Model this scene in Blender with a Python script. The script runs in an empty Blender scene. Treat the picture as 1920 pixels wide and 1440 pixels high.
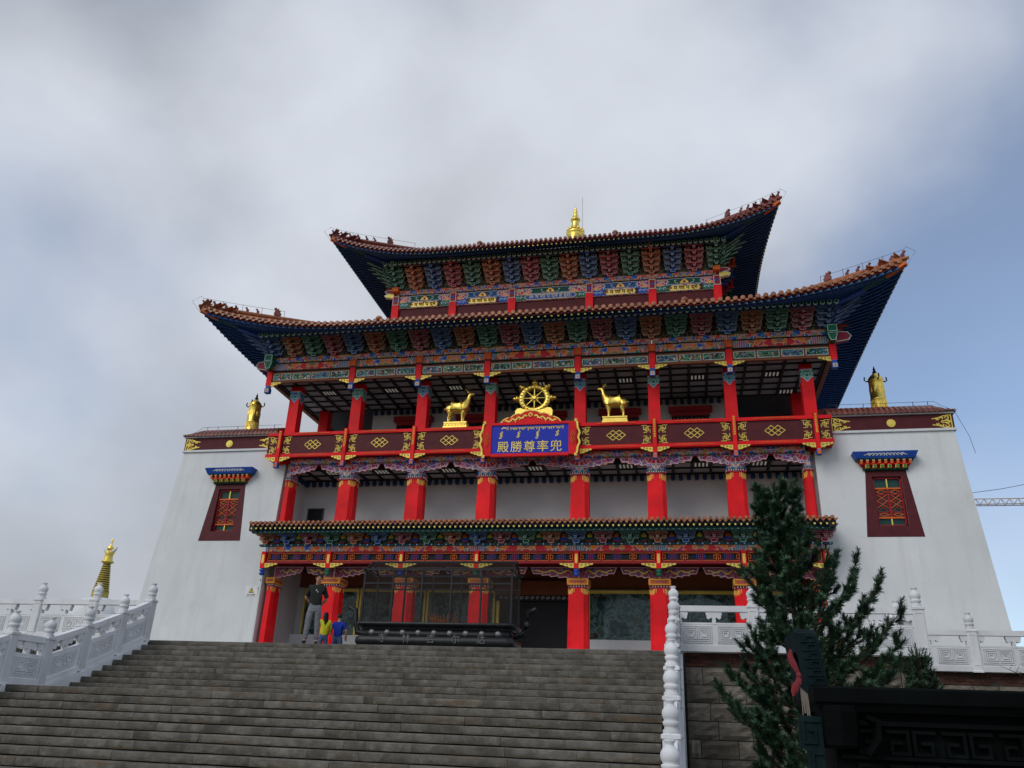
import bpy, bmesh, math, random
from math import sin, cos, pi, radians
from mathutils import Vector, Matrix

S = bpy.context.scene
COL = S.collection
RND = random.Random(11)

# ---------------------------------------------------------------- camera
CAM = (7.658, -40.838, -1.976)
def cam_axes(yaw, pitch, roll):
    cy, sy, cp, sp = cos(yaw), sin(yaw), cos(pitch), sin(pitch)
    fwd = Vector((sy*cp, cy*cp, sp)); right = Vector((cy, -sy, 0)); up = right.cross(fwd)
    cr, sr = cos(roll), sin(roll)
    return cr*right + sr*up, -sr*right + cr*up, fwd
r_, u_, w_ = cam_axes(radians(-12.2406), radians(23.0247), radians(2.3510))
cd = bpy.data.cameras.new('camera'); cam = bpy.data.objects.new('camera', cd); COL.objects.link(cam)
m = Matrix.Identity(4)
for i in range(3):
    m[i][0], m[i][1], m[i][2], m[i][3] = r_[i], u_[i], -w_[i], CAM[i]
cam.matrix_world = m
cd.sensor_fit = 'HORIZONTAL'; cd.sensor_width = 36; cd.lens = 1530.5/1920*36
cd.clip_start = .1; cd.clip_end = 6000
S.camera = cam

# ---------------------------------------------------------------- sky, sun, exposure
SUN_AZ, SUN_EL = radians(212), radians(38)      # compass-like: from behind the camera, a little to its left
sun_dir = Vector((sin(SUN_AZ)*cos(SUN_EL), cos(SUN_AZ)*cos(SUN_EL), sin(SUN_EL)))
ld = bpy.data.lights.new('sun', 'SUN'); lo = bpy.data.objects.new('sun', ld); COL.objects.link(lo)
ld.energy = 1.2; ld.angle = radians(35); ld.color = (1, .96, .9)
lo.rotation_euler = sun_dir.to_track_quat('Z', 'Y').to_euler()
lo.location = (0, -60, 60)
W = bpy.data.worlds.new('World'); S.world = W; W.use_nodes = True
nt = W.node_tree; nt.nodes.clear()
def wn(t, **k):
    n = nt.nodes.new(t)
    for a, b in k.items(): setattr(n, a, b)
    return n
def wl(a, b): nt.links.new(a, b)
out = wn('ShaderNodeOutputWorld'); mixs = wn('ShaderNodeMixShader')
sky = wn('ShaderNodeTexSky', sky_type='NISHITA', sun_disc=False, sun_elevation=SUN_EL, sun_rotation=SUN_AZ,
         altitude=700, air_density=1.0, dust_density=1.2, ozone_density=2.5)
b1 = wn('ShaderNodeBackground'); b1.inputs['Strength'].default_value = .15
b2 = wn('ShaderNodeBackground'); b2.inputs['Strength'].default_value = 1.0
wl(sky.outputs[0], b1.inputs['Color'])
tc = wn('ShaderNodeTexCoord')
mp = wn('ShaderNodeMapping'); mp.inputs['Scale'].default_value = (1, 1, 1.25); mp.inputs['Location'].default_value = (12.11, 9.94, 9.46)
wl(tc.outputs['Generated'], mp.inputs['Vector'])
n1 = wn('ShaderNodeTexNoise'); n1.inputs['Scale'].default_value = 1.25; n1.inputs['Detail'].default_value = 6; n1.inputs['Roughness'].default_value = .46; n1.inputs['Distortion'].default_value = .15
wl(mp.outputs[0], n1.inputs['Vector'])
r1 = wn('ShaderNodeValToRGB'); r1.color_ramp.elements[0].position = .35; r1.color_ramp.elements[1].position = .60
r1.color_ramp.elements[0].color = (.18, .18, .18, 1); r1.color_ramp.elements[1].color = (1, 1, 1, 1); r1.color_ramp.interpolation = 'EASE'
wl(n1.outputs['Fac'], r1.inputs['Fac'])
mp2 = wn('ShaderNodeMapping'); mp2.inputs['Scale'].default_value = (1, 1, 1.3); mp2.inputs['Location'].default_value = (3.09, 2.44, 11.61)
wl(tc.outputs['Generated'], mp2.inputs['Vector'])
n2 = wn('ShaderNodeTexNoise'); n2.inputs['Scale'].default_value = 1.9; n2.inputs['Detail'].default_value = 7; n2.inputs['Roughness'].default_value = .46; n2.inputs['Distortion'].default_value = .15
wl(mp2.outputs[0], n2.inputs['Vector'])
r2 = wn('ShaderNodeValToRGB'); r2.color_ramp.interpolation = 'EASE'
r2.color_ramp.elements[0].position = .28; r2.color_ramp.elements[0].color = (.42, .445, .49, 1)
r2.color_ramp.elements[1].position = .62; r2.color_ramp.elements[1].color = (.70, .74, .82, 1)
wl(n2.outputs['Fac'], r2.inputs['Fac']); wl(r2.outputs[0], b2.inputs['Color'])
wl(r1.outputs[0], mixs.inputs['Fac']); wl(b1.outputs[0], mixs.inputs[1]); wl(b2.outputs[0], mixs.inputs[2])
wl(mixs.outputs[0], out.inputs[0])
vs = S.view_settings
vs.view_transform = 'Standard'; vs.look = 'None'; vs.gamma = 1; vs.exposure = 0; vs.use_curve_mapping = False
S.render.film_transparent = False
S.cycles.max_bounces = 6; S.cycles.diffuse_bounces = 3; S.cycles.glossy_bounces = 3; S.cycles.transparent_max_bounces = 16
S.cycles.use_denoising = True

# ---------------------------------------------------------------- object helpers
def tag(o, label=None, cat=None, group=None, kind=None):
    if label: o['label'] = label
    if cat: o['category'] = cat
    if group: o['group'] = group
    if kind: o['kind'] = kind
    return o
def empty(name, loc=(0, 0, 0), parent=None, rz=0):
    o = bpy.data.objects.new(name, None); COL.objects.link(o)
    o.location = loc; o.rotation_euler = (0, 0, rz); o.empty_display_size = .3
    if parent: o.parent = parent
    return o
def inst(name, mesh, parent=None, loc=(0, 0, 0), rot=(0, 0, 0), scale=None):
    o = bpy.data.objects.new(name, mesh); COL.objects.link(o)
    o.location = loc; o.rotation_euler = rot
    if scale: o.scale = scale if not isinstance(scale, (int, float)) else (scale,)*3
    if parent: o.parent = parent
    return o

class MB:
    """collects faces for one mesh"""
    def __init__(s): s.v = []; s.f = []; s.m = []; s.sm = []
    def face(s, pts, mat=0, sm=False):
        n = len(s.v); s.v += [tuple(q) for q in pts]; s.f.append(tuple(range(n, n+len(pts)))); s.m.append(mat); s.sm.append(sm)
    def grid(s, rows, mat=0, sm=True, close=False):
        n = len(s.v); k = len(rows[0])
        for rw in rows: s.v += [tuple(q) for q in rw]
        for i in range(len(rows)-1):
            for j in range(k if close else k-1):
                a = n+i*k+j; b = n+i*k+(j+1) % k
                s.f.append((a, b, b+k, a+k)); s.m.append(mat); s.sm.append(sm)
    def box(s, x0, x1, y0, y1, z0, z1, mat=0):
        n = len(s.v)
        s.v += [(x0,y0,z0),(x1,y0,z0),(x1,y1,z0),(x0,y1,z0),(x0,y0,z1),(x1,y0,z1),(x1,y1,z1),(x0,y1,z1)]
        for f in ((0,3,2,1),(4,5,6,7),(0,1,5,4),(1,2,6,5),(2,3,7,6),(3,0,4,7)):
            s.f.append(tuple(n+i for i in f)); s.m.append(mat); s.sm.append(False)
    def cbox(s, x0, x1, y0, y1, z0, z1, c, mat=0):
        """box whose front (-Y) edges are chamfered by c"""
        n = len(s.v)
        s.v += [(x0+c,y0,z0+c),(x1-c,y0,z0+c),(x1-c,y0,z1-c),(x0+c,y0,z1-c),(x0,y0+c,z0),(x1,y0+c,z0),(x1,y0+c,z1),(x0,y0+c,z1),(x0,y1,z0),(x1,y1,z0),(x1,y1,z1),(x0,y1,z1)]
        for f in ((0,1,2,3),(0,4,5,1),(1,5,6,2),(2,6,7,3),(3,7,4,0),(4,8,9,5),(5,9,10,6),(6,10,11,7),(7,11,8,4),(8,11,10,9)):
            s.f.append(tuple(n+i for i in f)); s.m.append(mat); s.sm.append(False)
    def prism(s, poly, y0, y1, mat=0, rim=0, rimmat=1, side=None):
        """poly of (x,z) extruded along Y, front at y0; rim>0 lays a painted outline on the front"""
        side = mat if side is None else side
        ar = sum(poly[i][0]*poly[(i+1) % len(poly)][1]-poly[(i+1) % len(poly)][0]*poly[i][1] for i in range(len(poly)))
        if ar < 0: poly = poly[::-1]
        s.face([(x, y0, z) for x, z in poly], mat)
        s.face([(x, y1, z) for x, z in poly[::-1]], mat)
        k = len(poly)
        for i in range(k):
            a, b = poly[i], poly[(i+1) % k]
            s.face([(a[0],y1,a[1]),(b[0],y1,b[1]),(b[0],y0,b[1]),(a[0],y0,a[1])], side)
        if rim:
            ins = offset(poly, rim); y = y0-.003
            for i in range(k):
                j = (i+1) % k
                s.face([(poly[i][0],y,poly[i][1]),(poly[j][0],y,poly[j][1]),(ins[j][0],y,ins[j][1]),(ins[i][0],y,ins[i][1])], rimmat)
    def lathe(s, prof, seg=16, c=(0, 0, 0), mat=0, sm=True, cap=True):
        rows = [[(c[0]+r*cos(2*pi*j/seg), c[1]+r*sin(2*pi*j/seg), c[2]+z) for j in range(seg)] for r, z in prof]
        s.grid(rows, mat, sm, close=True)
        if cap: s.face(rows[-1], mat); s.face(rows[0][::-1], mat)
    def tube(s, pts, r, seg=6, mat=0, sm=True, cap=True):
        pts = [Vector(q) for q in pts]; rows = []
        rr = r if isinstance(r, (list, tuple)) else [r]*len(pts)
        for i, q in enumerate(pts):
            d = (pts[min(i+1, len(pts)-1)]-pts[max(i-1, 0)]).normalized()
            a = d.cross(Vector((0, 0, 1)) if abs(d.z) < .9 else Vector((1, 0, 0))).normalized(); b = d.cross(a)
            rows.append([q+rr[i]*(cos(2*pi*j/seg)*a+sin(2*pi*j/seg)*b) for j in range(seg)])
        s.grid(rows, mat, sm, close=True)
        if cap: s.face(rows[0], mat); s.face(rows[-1][::-1], mat)
    def stroke(s, pts, w, y0, y1, mat=0, close=False):
        """flat bars of width w following (x,z) points, thickness y0..y1"""
        k = len(pts)
        for i in range(k if close else k-1):
            a, b = Vector(pts[i]), Vector(pts[(i+1) % k]); d = b-a
            if d.length < 1e-6: continue
            d.normalize(); n = Vector((-d.y, d.x))*w/2; a2 = a-d*w*.45; b2 = b+d*w*.45
            e = .0007*(i % 3)
            P = [a2-n, b2-n, b2+n, a2+n]
            s.face([(q.x, y0-e, q.y) for q in P], mat)
            for j in range(4):
                p, q = P[j], P[(j+1) % 4]
                s.face([(p.x,y1,p.y),(q.x,y1,q.y),(q.x,y0-e,q.y),(p.x,y0-e,p.y)], mat)
    def disc(s, x, y, z, r, seg=12, mat=0, depth=0):
        P = [(x+r*cos(2*pi*j/seg), z+r*sin(2*pi*j/seg)) for j in range(seg)]
        if depth: s.prism(P, y, y+depth, mat)
        else: s.face([(a, y, b) for a, b in P], mat)
    def since(s): return len(s.v)
    def xf(s, n, M):
        for i in range(n, len(s.v)): s.v[i] = tuple(M @ Vector(s.v[i]))
    def fn(s, n, fun):
        for i in range(n, len(s.v)): s.v[i] = tuple(fun(*s.v[i]))
    def mesh(s, name, mats):
        me = bpy.data.meshes.new(name); me.from_pydata(s.v, [], s.f)
        for q in mats: me.materials.append(q)
        me.polygons.foreach_set('material_index', s.m); me.polygons.foreach_set('use_smooth', s.sm)
        me.update(); return me
    def obj(s, name, mats, parent=None, loc=(0, 0, 0), rot=(0, 0, 0), scale=None):
        if not isinstance(mats, (list, tuple)): mats = [mats]
        return inst(name, s.mesh(name, mats), parent, loc, rot, scale)

def offset(poly, w):
    """inward offset of a CCW polygon"""
    k = len(poly); o = []
    for i in range(k):
        p, c, q = Vector(poly[i-1]), Vector(poly[i]), Vector(poly[(i+1) % k])
        a = (c-p); b = (q-c)
        if a.length < 1e-9 or b.length < 1e-9: o.append(tuple(c)); continue
        a.normalize(); b.normalize()
        n1, n2 = Vector((-a.y, a.x)), Vector((-b.y, b.x)); n = n1+n2
        if n.length < .2: o.append(tuple(c+n1*w)); continue
        n.normalize(); o.append(tuple(c+n*min(w/max(.35, n.dot(n1)), 2.2*w)))
    return o
def T(x, y, z): return Matrix.Translation((x, y, z))
def RZ(a): return Matrix.Rotation(a, 4, 'Z')
def RY(a): return Matrix.Rotation(a, 4, 'Y')

# ---------------------------------------------------------------- materials
class Nt:
    def __init__(s, name):
        s.mat = bpy.data.materials.new(name); s.mat.use_nodes = True; s.t = s.mat.node_tree; s.t.nodes.clear()
        s.o = s.n('ShaderNodeOutputMaterial'); s.b = s.n('ShaderNodeBsdfPrincipled'); s.l(s.b.outputs[0], s.o.inputs[0])
        tcn = s.n('ShaderNodeTexCoord'); s.P = tcn.outputs['Object']
        oi = s.n('ShaderNodeObjectInfo'); s.rnd = oi.outputs['Random']
        ad = s.n('ShaderNodeVectorMath', operation='ADD'); sc = s.n('ShaderNodeVectorMath', operation='SCALE')
        cmb = s.n('ShaderNodeCombineXYZ')
        for i in range(3): s.l(s.rnd, cmb.inputs[i])
        s.l(cmb.outputs[0], sc.inputs[0]); sc.inputs['Scale'].default_value = 37
        s.l(s.P, ad.inputs[0]); s.l(sc.outputs[0], ad.inputs[1]); s.PR = ad.outputs[0]
    def n(s, t, **k):
        q = s.t.nodes.new(t)
        for a, b in k.items(): setattr(q, a, b)
        return q
    def l(s, a, b): s.t.links.new(a, b)
    def put(s, sock, v):
        if isinstance(v, bpy.types.NodeSocket): s.l(v, sock)
        else: sock.default_value = v if not isinstance(v, tuple) or len(v) != 3 or sock.type != 'RGBA' else (*v, 1)
    def math(s, op, a, b=0., c=0.):
        q = s.n('ShaderNodeMath', operation=op); s.put(q.inputs[0], a); s.put(q.inputs[1], b)
        if op in ('MULTIPLY_ADD', 'COMPARE', 'WRAP', 'PINGPONG'): s.put(q.inputs[2], c)
        return q.outputs[0]
    def noise(s, scale, detail=4, rough=.55, vec=None, dist=0, col=False):
        q = s.n('ShaderNodeTexNoise'); s.put(q.inputs['Vector'], vec or s.PR)
        q.inputs['Scale'].default_value = scale; q.inputs['Detail'].default_value = detail; q.inputs['Roughness'].default_value = rough; q.inputs['Distortion'].default_value = dist
        return q.outputs['Color' if col else 'Fac']
    def vor(s, scale, feature='F1', vec=None, out='Distance', rnd=1.):
        q = s.n('ShaderNodeTexVoronoi', feature=feature); s.put(q.inputs['Vector'], vec or s.PR); q.inputs['Scale'].default_value = scale; q.inputs['Randomness'].default_value = rnd
        return q.outputs[out]
    def ramp(s, fac, stops, interp='LINEAR'):
        q = s.n('ShaderNodeValToRGB'); q.color_ramp.interpolation = interp; e = q.color_ramp.elements
        while len(e) < len(stops): e.new(.5)
        for i, (p, c) in enumerate(stops): e[i].position = p; e[i].color = (*c, 1) if len(c) == 3 else c
        s.put(q.inputs[0], fac); return q.outputs[0]
    def mix(s, fac, a, b, mode='MIX'):
        q = s.n('ShaderNodeMix', data_type='RGBA', blend_type=mode); s.put(q.inputs[0], fac); s.put(q.inputs[6], a); s.put(q.inputs[7], b)
        return q.outputs[2]
    def sep(s, vec=None):
        q = s.n('ShaderNodeSeparateXYZ'); s.put(q.inputs[0], vec or s.P); return q.outputs
    def comb(s, x, y, z):
        q = s.n('ShaderNodeCombineXYZ')
        for i, v in enumerate((x, y, z)): s.put(q.inputs[i], v)
        return q.outputs[0]
    def mapping(s, scale, vec=None):
        q = s.n('ShaderNodeMapping'); q.inputs['Scale'].default_value = scale; s.put(q.inputs['Vector'], vec or s.PR); return q.outputs[0]
    def bump(s, h, strength=.4, dist=.02):
        q = s.n('ShaderNodeBump'); s.put(q.inputs['Height'], h); q.inputs['Strength'].default_value = strength; q.inputs['Distance'].default_value = dist
        s.l(q.outputs[0], s.b.inputs['Normal'])
    def set(s, col=None, rough=None, metal=None, spec=None, **k):
        if col is not None: s.put(s.b.inputs['Base Color'], col)
        if rough is not None: s.put(s.b.inputs['Roughness'], rough)
        if metal is not None: s.put(s.b.inputs['Metallic'], metal)
        if spec is not None: s.put(s.b.inputs['Specular IOR Level'], spec)
        return s.mat

def plain(name, c, rough=.55, metal=0, var=.14, scale=2.5, bump=.0, bscale=40, spec=.22, objvar=0.):
    q = Nt(name)
    f = q.noise(scale, 5, .6)
    lo = tuple(x*(1-var) for x in c); hi = tuple(min(1, x*(1+var)) for x in c)
    col = q.ramp(f, [(.3, lo), (.7, hi)])
    if objvar:
        k = q.math('MULTIPLY_ADD', q.rnd, 2*objvar, 1-objvar)
        col = q.mix(1., col, q.comb(k, k, k), 'MULTIPLY')
    if bump: q.bump(q.noise(bscale, 4, .6), bump, .01)
    rr = q.math('MULTIPLY_ADD', q.noise(scale*3, 3), .25, rough-.12)
    return q.set(col, rr, metal, spec)

MT = {}
MT['red'] = plain('red_lacquer', (.76, .012, .017), .5, var=.2, scale=.9, objvar=.06, spec=.15, bump=.12, bscale=9)
MT['dred'] = plain('dark_red_paint', (.30, .014, .02), .5)
MT['maroon'] = plain('maroon_paint', (.085, .012, .016), .6, var=.2)
MT['orange'] = plain('orange_paint', (.66, .13, .02), .5); MT['borange'] = plain('bracket_orange', (.42, .075, .03), .55); MT['bblue'] = plain('bracket_blue', (.025, .085, .32), .55); MT['bgreen'] = plain('bracket_green', (.02, .13, .085), .55); MT['bcrimson'] = plain('bracket_crimson', (.36, .025, .06), .55)
MT['blue'] = plain('blue_paint', (.02, .075, .36), .5)
MT['dblue'] = plain('dark_blue_paint', (.022, .085, .27), .55)
MT['navy'] = plain('navy_eave_paint', (.018, .060, .15), .6)
MT['green'] = plain('green_paint', (.012, .13, .07), .5)
MT['dgreen'] = plain('dark_green_paint', (.010, .075, .05), .55)
MT['crimson'] = plain('crimson_paint', (.33, .02, .05), .5)
MT['cream'] = plain('pale_outline_paint', (.50, .52, .46), .55)
MT['outl_o'] = plain('pale_orange_outline', (.80, .60, .42), .55)
MT['outl_b'] = plain('pale_blue_outline', (.50, .62, .80), .55)
MT['outl_c'] = plain('pale_pink_outline', (.80, .52, .54), .55)
MT['outl_g'] = plain('pale_green_outline', (.50, .72, .62), .55)
MT['brown'] = plain('brown_beam_paint', (.20, .062, .024), .55)
MT['gold'] = plain('gold_leaf', (.92, .66, .14), .36, metal=1., var=.12, scale=4, bump=.25, bscale=22)
MT['goldpaint'] = plain('gold_paint', (.78, .60, .12), .42, metal=.25, var=.1)
MT['yellow'] = plain('yellow_paint', (.75, .55, .06), .5)
MT['white'] = plain('white_paint', (.72, .72, .70), .6)
MT['black'] = plain('black_paint', (.012, .012, .013), .5)
MT['wire'] = plain('grey_wire', (.10, .10, .11), .5, metal=.6)
MT['steel'] = plain('brushed_steel', (.45, .45, .46), .35, metal=.9)

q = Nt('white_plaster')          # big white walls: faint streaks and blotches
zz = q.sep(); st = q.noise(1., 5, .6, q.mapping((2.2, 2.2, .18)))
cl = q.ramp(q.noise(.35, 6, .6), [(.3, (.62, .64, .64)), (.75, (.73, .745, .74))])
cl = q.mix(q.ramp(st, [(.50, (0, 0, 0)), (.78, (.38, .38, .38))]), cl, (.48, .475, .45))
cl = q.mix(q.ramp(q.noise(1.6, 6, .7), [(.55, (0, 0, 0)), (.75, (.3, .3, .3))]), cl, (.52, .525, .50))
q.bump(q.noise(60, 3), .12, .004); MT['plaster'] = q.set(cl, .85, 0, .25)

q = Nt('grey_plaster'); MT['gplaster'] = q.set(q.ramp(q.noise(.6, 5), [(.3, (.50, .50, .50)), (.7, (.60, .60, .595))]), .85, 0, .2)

q = Nt('glazed_tile')            # orange-brown glazed tiles
cl = q.ramp(q.noise(3., 4), [(.3, (.25, .075, .030)), (.55, (.36, .125, .045)), (.8, (.44, .19, .08))])
k = q.math('MULTIPLY_ADD', q.rnd, .5, .72); cl = q.mix(1., cl, q.comb(k, k, k), 'MULTIPLY')
cl = q.mix(q.ramp(q.noise(8, 5), [(.55, (0, 0, 0)), (.8, (.6, .6, .6))]), cl, (.10, .06, .045))
q.bump(q.noise(30, 3), .2, .01); MT['tile'] = q.set(cl, .36, 0, .5)

q = Nt('red_glazed_tile')
cl = q.ramp(q.noise(3., 4), [(.3, (.14, .032, .022)), (.6, (.22, .055, .034)), (.85, (.30, .095, .055))])
k = q.math('MULTIPLY_ADD', q.rnd, .5, .72); cl = q.mix(1., cl, q.comb(k, k, k), 'MULTIPLY')
q.bump(q.noise(30, 3), .2, .01); MT['rtile'] = q.set(cl, .36, 0, .5)

def painted(name, scale, cols, edge=.05, line=(.70, .60, .42), band=None, flat=True):
    """ornamental flat paint: mirrored about the piece's own middle, colour cells with pale contour lines"""
    q = Nt(name)
    x, y, z = q.sep()
    ax = q.math('ABSOLUTE', x); v = q.comb(ax, 0. if flat else y, z)
    wv = q.n('ShaderNodeVectorMath', operation='ADD'); nz = q.noise(scale*.6, 2, .5, v, col=True)
    sc = q.n('ShaderNodeVectorMath', operation='SCALE'); q.l(nz, sc.inputs[0]); sc.inputs['Scale'].default_value = .45/scale
    q.l(v, wv.inputs[0]); q.l(sc.outputs[0], wv.inputs[1]); vv = wv.outputs[0]
    c = q.vor(scale, 'F1', vv, 'Color'); cx = q.n('ShaderNodeSeparateColor'); q.l(c, cx.inputs[0])
    n = len(cols); col = q.ramp(cx.outputs[0], [(i/n, cc) for i, cc in enumerate(cols)], 'CONSTANT')
    d = q.vor(scale, 'DISTANCE_TO_EDGE', vv)
    # rings inside the cells give petals and scrolls
    rg = q.math('FRACT', q.math('MULTIPLY', q.vor(scale, 'F1', vv), 3.1))
    inner = q.ramp(cx.outputs[1], [(i/n, cols[(i+2) % n]) for i in range(n)], 'CONSTANT')
    col = q.mix(q.math('GREATER_THAN', rg, .55), col, inner)
    col = q.mix(q.math('LESS_THAN', d, edge), col, line)
    if band: col = band(q, ax, z, col)
    return q.set(col, .55, 0, .3)
B_, G_, O_, P_, Rd, Wt = (.03, .11, .52), (.02, .25, .15), (.80, .20, .03), (.74, .26, .26), (.62, .02, .03), (.66, .62, .5)
def beam_band(half, center=True):
    def f(q, ax, z, col):
        # red field with a jewelled middle, striped ends
        if center:
            lim = q.math('ADD', half*.42, q.math('MULTIPLY', q.math('ABSOLUTE', z), -1.2))
            inr = q.math('MULTIPLY', q.math('LESS_THAN', ax, lim), q.math('GREATER_THAN', ax, half*.20))
            col = q.mix(inr, col, Rd)
        s = q.math('MULTIPLY', q.math('SUBTRACT', half, ax), 9.)
        stripes = q.ramp(q.math('FRACT', s), [(0, B_), (.25, Wt), (.35, Rd), (.6, Wt), (.7, G_)], 'CONSTANT')
        return q.mix(q.math('GREATER_THAN', ax, half-.24), col, stripes)
    return f
MT['beam_n'] = painted('painted_beam_scrolls', 3.6, [O_, B_, O_, G_, P_, Rd, B_], .028, band=beam_band(1.9, False))
MT['beam_r'] = painted('painted_beam_red_field', 3.6, [O_, B_, Rd, G_, O_], .028, band=beam_band(1.9, True))
MT['beam_c'] = painted('painted_beam_middle_bay', 3.6, [O_, B_, Rd, G_, O_], .028, band=beam_band(2.4, True))
MT['frieze'] = painted('painted_frieze', 4.2, [B_, O_, G_, O_, P_, B_, Rd], .032)
MT['cloud'] = painted('painted_cloud_scroll', 4.0, [(.06, .14, .52), (.56, .03, .08), (.05, .28, .24), (.56, .03, .08), (.5, .06, .2)], .05, (.75, .6, .62))
MT['dragon'] = painted('painted_dragon_brace', 6., [(.30, .02, .04), (.06, .06, .25), (.32, .02, .04), (.30, .03, .06), (.22, .05, .18)], .045, (.42, .20, .22))
MT['capital'] = painted('painted_capital', 5., [B_, (.03, .16, .38), G_, O_, Rd], .05, flat=False)
MT['collar'] = painted('painted_collar', 8., [(.03, .10, .38), (.02, .18, .20), (.02, .08, .28)], .10, (.30, .45, .5), flat=False)
MT['collarg'] = painted('painted_green_collar', 8., [(.02, .20, .12), (.02, .14, .15), (.03, .26, .16)], .10, (.35, .55, .45), flat=False)
def flower(name, bg):
    q = Nt(name); x, y, z = q.sep(q.PR)
    v = q.comb(x, 0., z)
    c = q.vor(6.5, 'F1', v, 'Color'); d = q.vor(6.5, 'F1', v); cx = q.n('ShaderNodeSeparateColor'); q.l(c, cx.inputs[0])
    pet = q.ramp(cx.outputs[0], [(0, (.65, .12, .18)), (.25, (.10, .35, .15)), (.5, (.75, .24, .04)), (.66, (.6, .55, .5)), (.8, (.05, .25, .5))], 'CONSTANT')
    lim = q.math('MULTIPLY_ADD', q.noise(14, 2, .5, v), .5, .16)
    st = q.math('LESS_THAN', q.math('ABSOLUTE', q.math('SUBTRACT', q.noise(5, 2, .5, v), .5)), .022)
    col = q.mix(q.math('LESS_THAN', d, lim), bg, pet); col = q.mix(st, col, (.12, .34, .16))
    return q.set(col, .5, 0, .3)
MT['flowA'] = flower('flower_panel_dark', (.008, .012, .02)); MT['flowB'] = flower('flower_panel_blue', (.015, .03, .16)); MT['flowC'] = flower('flower_panel_green', (.01, .05, .03))

q = Nt('mural_paint')            # landscape murals behind glass
x, y, z = q.sep(q.PR); v = q.comb(x, 0., z)
base = q.ramp(q.noise(1.5, 6, .62, v, 1.2), [(.32, (.010, .016, .018)), (.44, (.05, .10, .10)), (.52, (.22, .32, .30)), (.57, (.05, .13, .12)), (.66, (.14, .13, .06)), (.8, (.02, .02, .02))])
c = q.vor(3.2, 'F1', v, 'Color'); d = q.vor(3.2, 'F1', v); cx = q.n('ShaderNodeSeparateColor'); q.l(c, cx.inputs[0])
spot = q.ramp(cx.outputs[0], [(0, (.10, .03, .02)), (.2, (.02, .05, .06)), (.45, (.16, .12, .03)), (.6, (.02, .03, .03)), (.8, (.14, .15, .13))], 'CONSTANT')
lim = q.math('MULTIPLY_ADD', q.noise(7, 3, .6, v), .8, -.12)
base = q.mix(q.math('MULTIPLY', q.math('LESS_THAN', d, lim), .8), base, spot)
MT['mural'] = q.set(base, .7, 0, .2)

def glassmat(name, tint, refl=.16, dens=.35):
    q = Nt(name); q.t.nodes.remove(q.b)
    tr = q.n('ShaderNodeBsdfTransparent'); tr.inputs[0].default_value = (*tint, 1)
    gl = q.n('ShaderNodeBsdfGlossy'); gl.inputs['Roughness'].default_value = .03; gl.inputs[0].default_value = (.9, .93, .95, 1)
    lw = q.n('ShaderNodeLayerWeight'); lw.inputs[0].default_value = .35
    f = q.math('MULTIPLY_ADD', lw.outputs['Fresnel'], .2, refl)
    ms = q.n('ShaderNodeMixShader'); q.l(f, ms.inputs[0]); q.l(tr.outputs[0], ms.inputs[1]); q.l(gl.outputs[0], ms.inputs[2]); q.l(ms.outputs[0], q.o.inputs[0])
    return q.mat
MT['glass'] = glassmat('window_glass', (.85, .88, .88), .012)
MT['screen'] = None
q = Nt('dusty_gauze'); q.t.nodes.remove(q.b)   # sooty wire gauze round the censer
tr = q.n('ShaderNodeBsdfTransparent'); df = q.n('ShaderNodeBsdfDiffuse'); df.inputs[0].default_value = (.045, .04, .036, 1)
ms = q.n('ShaderNodeMixShader'); f = q.math('MULTIPLY_ADD', q.noise(1.5, 4), .30, .14); q.l(f, ms.inputs[0]); q.l(tr.outputs[0], ms.inputs[1]); q.l(df.outputs[0], ms.inputs[2]); q.l(ms.outputs[0], q.o.inputs[0])
MT['gauze'] = q.mat

q = Nt('step_stone')             # weathered grey step stone with rust and damp
k = q.math('MULTIPLY_ADD', q.rnd, .26, .92)
x, y, z = q.sep(q.PR)
blk = q.vor(2.6, 'F1', q.comb(q.math('MULTIPLY', x, 1.), 0., q.math('MULTIPLY', z, .4)), 'Color'); cx = q.n('ShaderNodeSeparateColor'); q.l(blk, cx.inputs[0])
g = q.ramp(q.noise(6, 6, .65), [(.25, (.068, .063, .052)), (.5, (.122, .113, .094)), (.78, (.19, .178, .154))])
kb = q.math('MULTIPLY_ADD', cx.outputs[0], .36, .74); k2 = q.math('MULTIPLY', k, kb)
g = q.mix(1., g, q.comb(k2, k2, k2), 'MULTIPLY')
rust = q.math('MULTIPLY', q.ramp(q.noise(1.1, 4, .6, q.mapping((.6, 1, 3.))), [(.57, (0, 0, 0)), (.72, (1, 1, 1))]), .7)
g = q.mix(rust, g, (.12, .066, .026))
lich = q.ramp(q.noise(16, 5, .7), [(.60, (0, 0, 0)), (.72, (.7, .7, .7))])
g = q.mix(q.math('MULTIPLY', lich, .55), g, (.30, .30, .28))
damp = q.ramp(q.noise(1., 5, .62, q.mapping((2.2, 1, .35))), [(.53, (0, 0, 0)), (.68, (.75, .75, .75))])
g = q.mix(damp, g, (.048, .044, .036))
zl = q.sep()[2]                                   # darker brown band with a ragged edge along each stone's bottom
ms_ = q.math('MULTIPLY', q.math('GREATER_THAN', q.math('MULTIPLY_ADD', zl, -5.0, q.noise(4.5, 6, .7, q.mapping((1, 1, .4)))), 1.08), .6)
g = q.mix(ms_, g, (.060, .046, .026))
q.bump(q.noise(28, 5, .7), .6, .012); MT['step'] = q.set(g, .88, 0, .25)

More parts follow.
